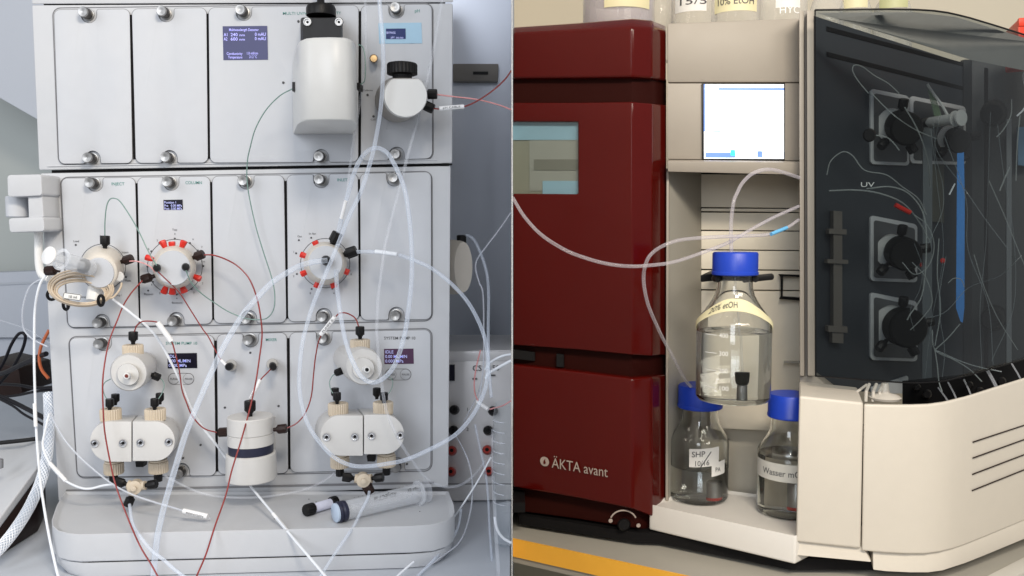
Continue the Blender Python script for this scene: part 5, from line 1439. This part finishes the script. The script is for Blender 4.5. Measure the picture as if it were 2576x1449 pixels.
def patch(t, c, R_, a0, a1, z0, z1, m, name='label', skew=0.0, n=14):
    g = on_glass(c, R_)
    vs, fs = [], []
    for i in range(n + 1):
        a_ = a0 + (a1 - a0) * i / n
        vs += [g(a_, z0 + skew * i / n), g(a_, z1 + skew * i / n)]
    for i in range(n): fs.append((2 * i, 2 * i + 2, 2 * i + 3, 2 * i + 1))
    return MB().add(vs, fs).build(name, m, t)
def print_on(t, c, R_, body, a, z, h, m, width, name='lettering', rot=0.0):
    g = on_glass(c, R_)
    return text(body, c, (1, 0, 0), (0, 0, 1), h, m, t, name, wrap=lambda x, y: g(a + x, z + y + rot * x), bold=.01, width=width)
# hanging bottle
dB = 1.03
top_c, bot_c = P(1843, 634, dB), P(1843, 1006, dB)
cB = Vector((bot_c.x, dB, bot_c.z))
RB = px(93, dB)
HB = top_c.z - bot_c.z
tB = bottle('tall blue-capped bottle in a black neck clip, marked 20% etOH', cB, RB, HB, px(44, dB), px(57, dB), px(58, dB), (P(1843, 842, dB - .04).z - cB.z) / HB)
k = 1 / F * dB
for n_, Y in (('400', 835), ('300', 879), ('200', 921), ('100', 963)):
    z = P(1843, Y, dB).z - cB.z
    patch(tB, cB, RB + .0004, -78 * k, -44 * k, z, z + .0008, etch_m, 'graduation', n=4)
    print_on(tB, cB, RB + .0004, n_, -38 * k, z - .002, px(11, dB), etch_m, px(22, dB))
# tape round the shoulder
zt0, zt1 = P(1843, 782, dB - .03).z - cB.z, P(1843, 752, dB - .03).z - cB.z
base = math.atan2(cB.x, cB.y)
n = 36
def tape_pt(th, h, lift=.0008):
    hh = h - .030 * (1 - math.cos(th)) ** 1.2
    r = rad(tB, hh) + lift
    return cB + Vector((r * math.sin(th - base * .9), -r * math.cos(th - base * .9), hh))
vs = [tape_pt(R(-92 + 184 * i / n), zt0 + (zt1 - zt0) * k2 / 5) for k2 in range(6) for i in range(n + 1)]
fs = [(k2 * (n + 1) + i, k2 * (n + 1) + i + 1, (k2 + 1) * (n + 1) + i + 1, (k2 + 1) * (n + 1) + i) for k2 in range(5) for i in range(n)]
lb = MB().add(vs, fs).build('tape_label', tape_m, tB)
text('20% etOH', cB, (1, 0, 0), (0, 0, 1), px(15, dB), ink_m, lb, wrap=lambda x, y: tape_pt((x - .036) / (RB * .85), zt0 + .004 + y, .0014), width=px(80, dB), bold=.015)
# filter in it
fz = P(1856, 1000, dB)
fo = Vector((cB.x + px(12, dB), dB - .012, cB.z + .006))
MB().lathe([(.0052, 0), (.0054, .001), (.0050, .018), (.0040, .019)], fo, (0, 0, 1), 18).build('filter', steel_m, tB)
MB().lathe([(.0052, .019), (.0066, .022), (.0072, .030), (.0072, .034), (.003, .0345)], fo, (0, 0, 1), 18).build('filter_top', black_m, tB)
MB().tube([fo + Vector((0, 0, .034)), fo + Vector((-.002, .004, .09)), Vector((cB.x, dB, cB.z + HB - .03))], .0012, 8).build('dip_tube', faint_tube_m, tB)
# neck clip
nc = thing('bottle_clip', 'black clip holding the neck of the tall bottle against the back rack', 'clip', P(1850, 705, 1.05))
zc = P(1843, 701, dB).z
b = MB()
rk = px(50, dB)
pts = [Vector((cB.x + rk * math.sin(R(a_)), dB - rk * math.cos(R(a_)), zc)) for a_ in range(70, 291, 10)]
b.tube(pts, .0042, 8)
b.build('collar', black_m, nc)
MB().plate(rrect((1762, 692), (1800, 688), (1800, 706), (1762, 710), 4), 1.06, .24).build('arm', black_m, nc, bevel=.001)
MB().plate(rrect((1868, 696), (1945, 688), (1948, 704), (1868, 712), 7), 1.045, .012).build('handle', black_m, nc, bevel=.002)

# small bottle at the left of the tray
cL = G(1757, 1252, ZY - .005)
RL = px(74, cL.y)
HL = P(1757, 968, cL.y).z - cL.z
tL = bottle('nearly empty blue-capped bottle at left on the white tray', cL, RL, HL, px(46, cL.y), px(56, cL.y), px(58, cL.y), .30, sh=.84)
kL = cL.y / F
zl = lambda Y: P(1757, Y, cL.y - RL).z - cL.z
l1 = patch(tL, cL, RL + .0006, -26 * kL, 50 * kL, zl(1178), zl(1132), paper_m, skew=.004)
print_on(l1, cL, RL + .0010, 'SHP', -20 * kL, zl(1152), px(15, 1.1), ink_m, px(34, 1.1), rot=.12)
print_on(l1, cL, RL + .0010, '10/16', -14 * kL, zl(1174), px(14, 1.1), ink_m, px(36, 1.1), rot=.12)
b_a, b_b = on_glass(cL, RL + .0012)(2 * kL, zl(1176)), on_glass(cL, RL + .0012)(28 * kL, zl(1136))
MB().tube([b_a, (b_a + b_b) / 2 + Vector((0, -.0004, 0)), b_b], .0006, 5).build('pen_stroke', ink_m, l1)
l2 = patch(tL, cL, RL + .0006, 30 * kL, 72 * kL, zl(1200), zl(1166), paper_m, skew=.003)
print_on(l2, cL, RL + .0010, 'PA', 40 * kL, zl(1188), px(12, 1.1), ink_m, px(16, 1.1))
fo = Vector((cL.x + px(28, 1.1), cL.y - RL * .45, cL.z + .006))
MB().lathe([(.0095, .002), (.0098, .024), (.008, .026)], fo, (0, 0, 1), 20).build('filter', steel_m, tL)
MB().lathe([(.0098, 0), (.0100, .0035), (.0096, .004)], fo, (0, 0, 1), 20).build('filter_foot', red_m, tL)
# small bottle at the right, half behind the cover
cS = G(1981, 1288, ZY - .005)
RS = px(77, cS.y)
HS = P(1981, 990, cS.y).z - cS.z
tS = bottle('blue-capped bottle labelled as water, half hidden by the cream cover', cS, RS, HS, px(46, cS.y), px(55, cS.y), px(60, cS.y), .50, sh=.84)
kS = cS.y / F
zs = lambda Y: P(1981, Y, cS.y - RS).z - cS.z
l3 = patch(tS, cS, RS + .0006, -112 * kS, 90 * kS, zs(1215), zs(1170), mat('frosted_label', (.62, .61, .56), .5), skew=-.001, n=24)
print_on(l3, cS, RS + .0010, 'Wasser mQ', -72 * kS, zs(1202), px(17, 1.05), ink_m, px(104, 1.05))
fo = Vector((cS.x + px(8, 1.05), cS.y - RS * .35, cS.z + .012))
MB().lathe([(.0090, .002), (.0095, .040), (.008, .042)], fo, (0, 0, 1), 20).build('filter', steel_m, tS)
MB().lathe([(.0092, 0), (.0095, .0030), (.0090, .004)], fo, (0, 0, 1), 20).build('filter_foot', red_m, tS)

# tubes to the bottles
BG = 'clear tubes leading to the bottles'
def btube(label, pts, dd, r=4.2, m=None):
    W = crv(pts, dd)
    return tag(MB().tube(W, px(r, 1.05), 12).build('tube', m or clear_r_m, origin=W[0]), label, 'tube', BG)
clear_r_m = clear('lilac_clear_tubing', (.66, .62, .68), .20, .66, .1)
btube('clear tube hanging across the red door from the left to the tower', [(1290.5, 498), (1303, 520), (1320, 546), (1350, 580), (1383, 606), (1430, 633), (1479, 651), (1520, 662), (1558, 668), (1600, 670), (1640, 667), (1682, 662), (1723, 651), (1771, 634), (1828, 612), (1885, 580), (1946, 547), (2009, 519)], [1.05, .98, .97, .97, 1.0, 1.05, 1.09])
o = btube('clear tube looping from left tray bottle to a blue sleeve', [(1738, 972), (1727, 960), (1708, 928), (1690, 892), (1670, 856), (1654, 823), (1629, 762), (1619, 701), (1627, 657), (1646, 632), (1680, 613), (1723, 602), (1804, 596), (1885, 593), (1938, 589), (1979, 573), (2009, 553)], [1.12, 1.06, 1.0, .98, .98, 1.0, 1.05, 1.09])
sleeve(o, (1940, 589, 1.054), (1979, 573, 1.07), 5.5, mat('blue_sleeve', (.16, .48, .80), .35))
btube('clear tube arching from the tall bottle cap to the tower post', [(1840, 634), (1839, 567), (1845, 510), (1855, 484), (1868, 460), (1893, 437), (1926, 427), (1958, 430), (2011, 447)], [1.03, 1.03, 1.05, 1.09], 4.6)

# ------------------------------------------------------------------ bottles on top of the right machine
TG = 'bottles standing on top of the red machine'
ztop = P(1600, 56, 1.12).z
def top_bottle(label, X, w, d, m=far_glass_m, h=.16, liq=None, lab=None):
    c = P(X, 50, d); c.z = ztop - .004
    r = px(w / 2, d)
    t = thing('glass_bottle', label, 'bottle', c, TG)
    MB().lathe([(.001, 0), (r * .9, 0), (r, .005), (r, h * .62), (r * .8, h * .74), (r * .45, h * .82), (r * .45, h * .9)], c, (0, 0, 1), 40, caps=False).build('glass', m, t, angle=60)
    MB().lathe([(r * .5, h * .86), (r * .52, h), (.002, h)], c, (0, 0, 1), 30).build('cap', cap_m, t)
    if liq: MB().lathe([(.001, .002), (r * .88, .002), (r * .96, .006), (r * .96, h * .5), (.001, h * .5)], c, (0, 0, 1), 40, caps=False).build('liquid', liq, t)
    if lab:
        x0, x1, y1, lm, tx = lab
        dl = d - r - .0012
        g = on_glass(c, r + .0008)
        zz = P(X, y1, d - r).z - c.z
        p_ = patch(t, c, r + .0008, px(x0 - X, d) , px(x1 - X, d), zz, zz + .045, lm)
        if tx:
            print_on(p_, c, r + .0013, tx, px(x0 - X + 8, d), zz + px(tx == 'HYC' and -14 or 16, d), px(17, d), ink_m if tx != 'HYC' else etch_m, px((x1 - x0) * .8, d))
    return t
top_bottle('violet-tinted bottle with a yellow label behind the red top cover', 1556, 176, 1.30, liq=violet_m, lab=(1520, 1640, 16, tape_m, None))
top_bottle('clear bottle left of the white-labelled bottle on the machine top', 1662, 60, 1.36)
top_bottle('clear bottle with white handwritten label on the machine top', 1746, 112, 1.28, lab=(1692, 1775, 27, paper_m, '15/5'))
top_bottle('clear bottle with yellow label reading 10% EtOH on the machine top', 1850, 118, 1.27, lab=(1790, 1906, 26, tape_m, '10% EtOH'))
top_bottle('clear bottle with white print at the right of the machine top', 1968, 118, 1.26, lab=(1950, 2010, 18, paper_m, 'HYC'))
top_bottle('pale bottle left of two with greenish labels behind the glass door', 2080, 80, 1.42)
top_bottle('bottle with a small white label behind the glass door top', 2150, 78, 1.44, lab=(2120, 2180, 18, tape_m, None))
top_bottle('bottle with greenish label furthest right behind the glass door', 2245, 92, 1.46, lab=(2210, 2280, 18, mat('green_label', (.55, .55, .30), .5), None))
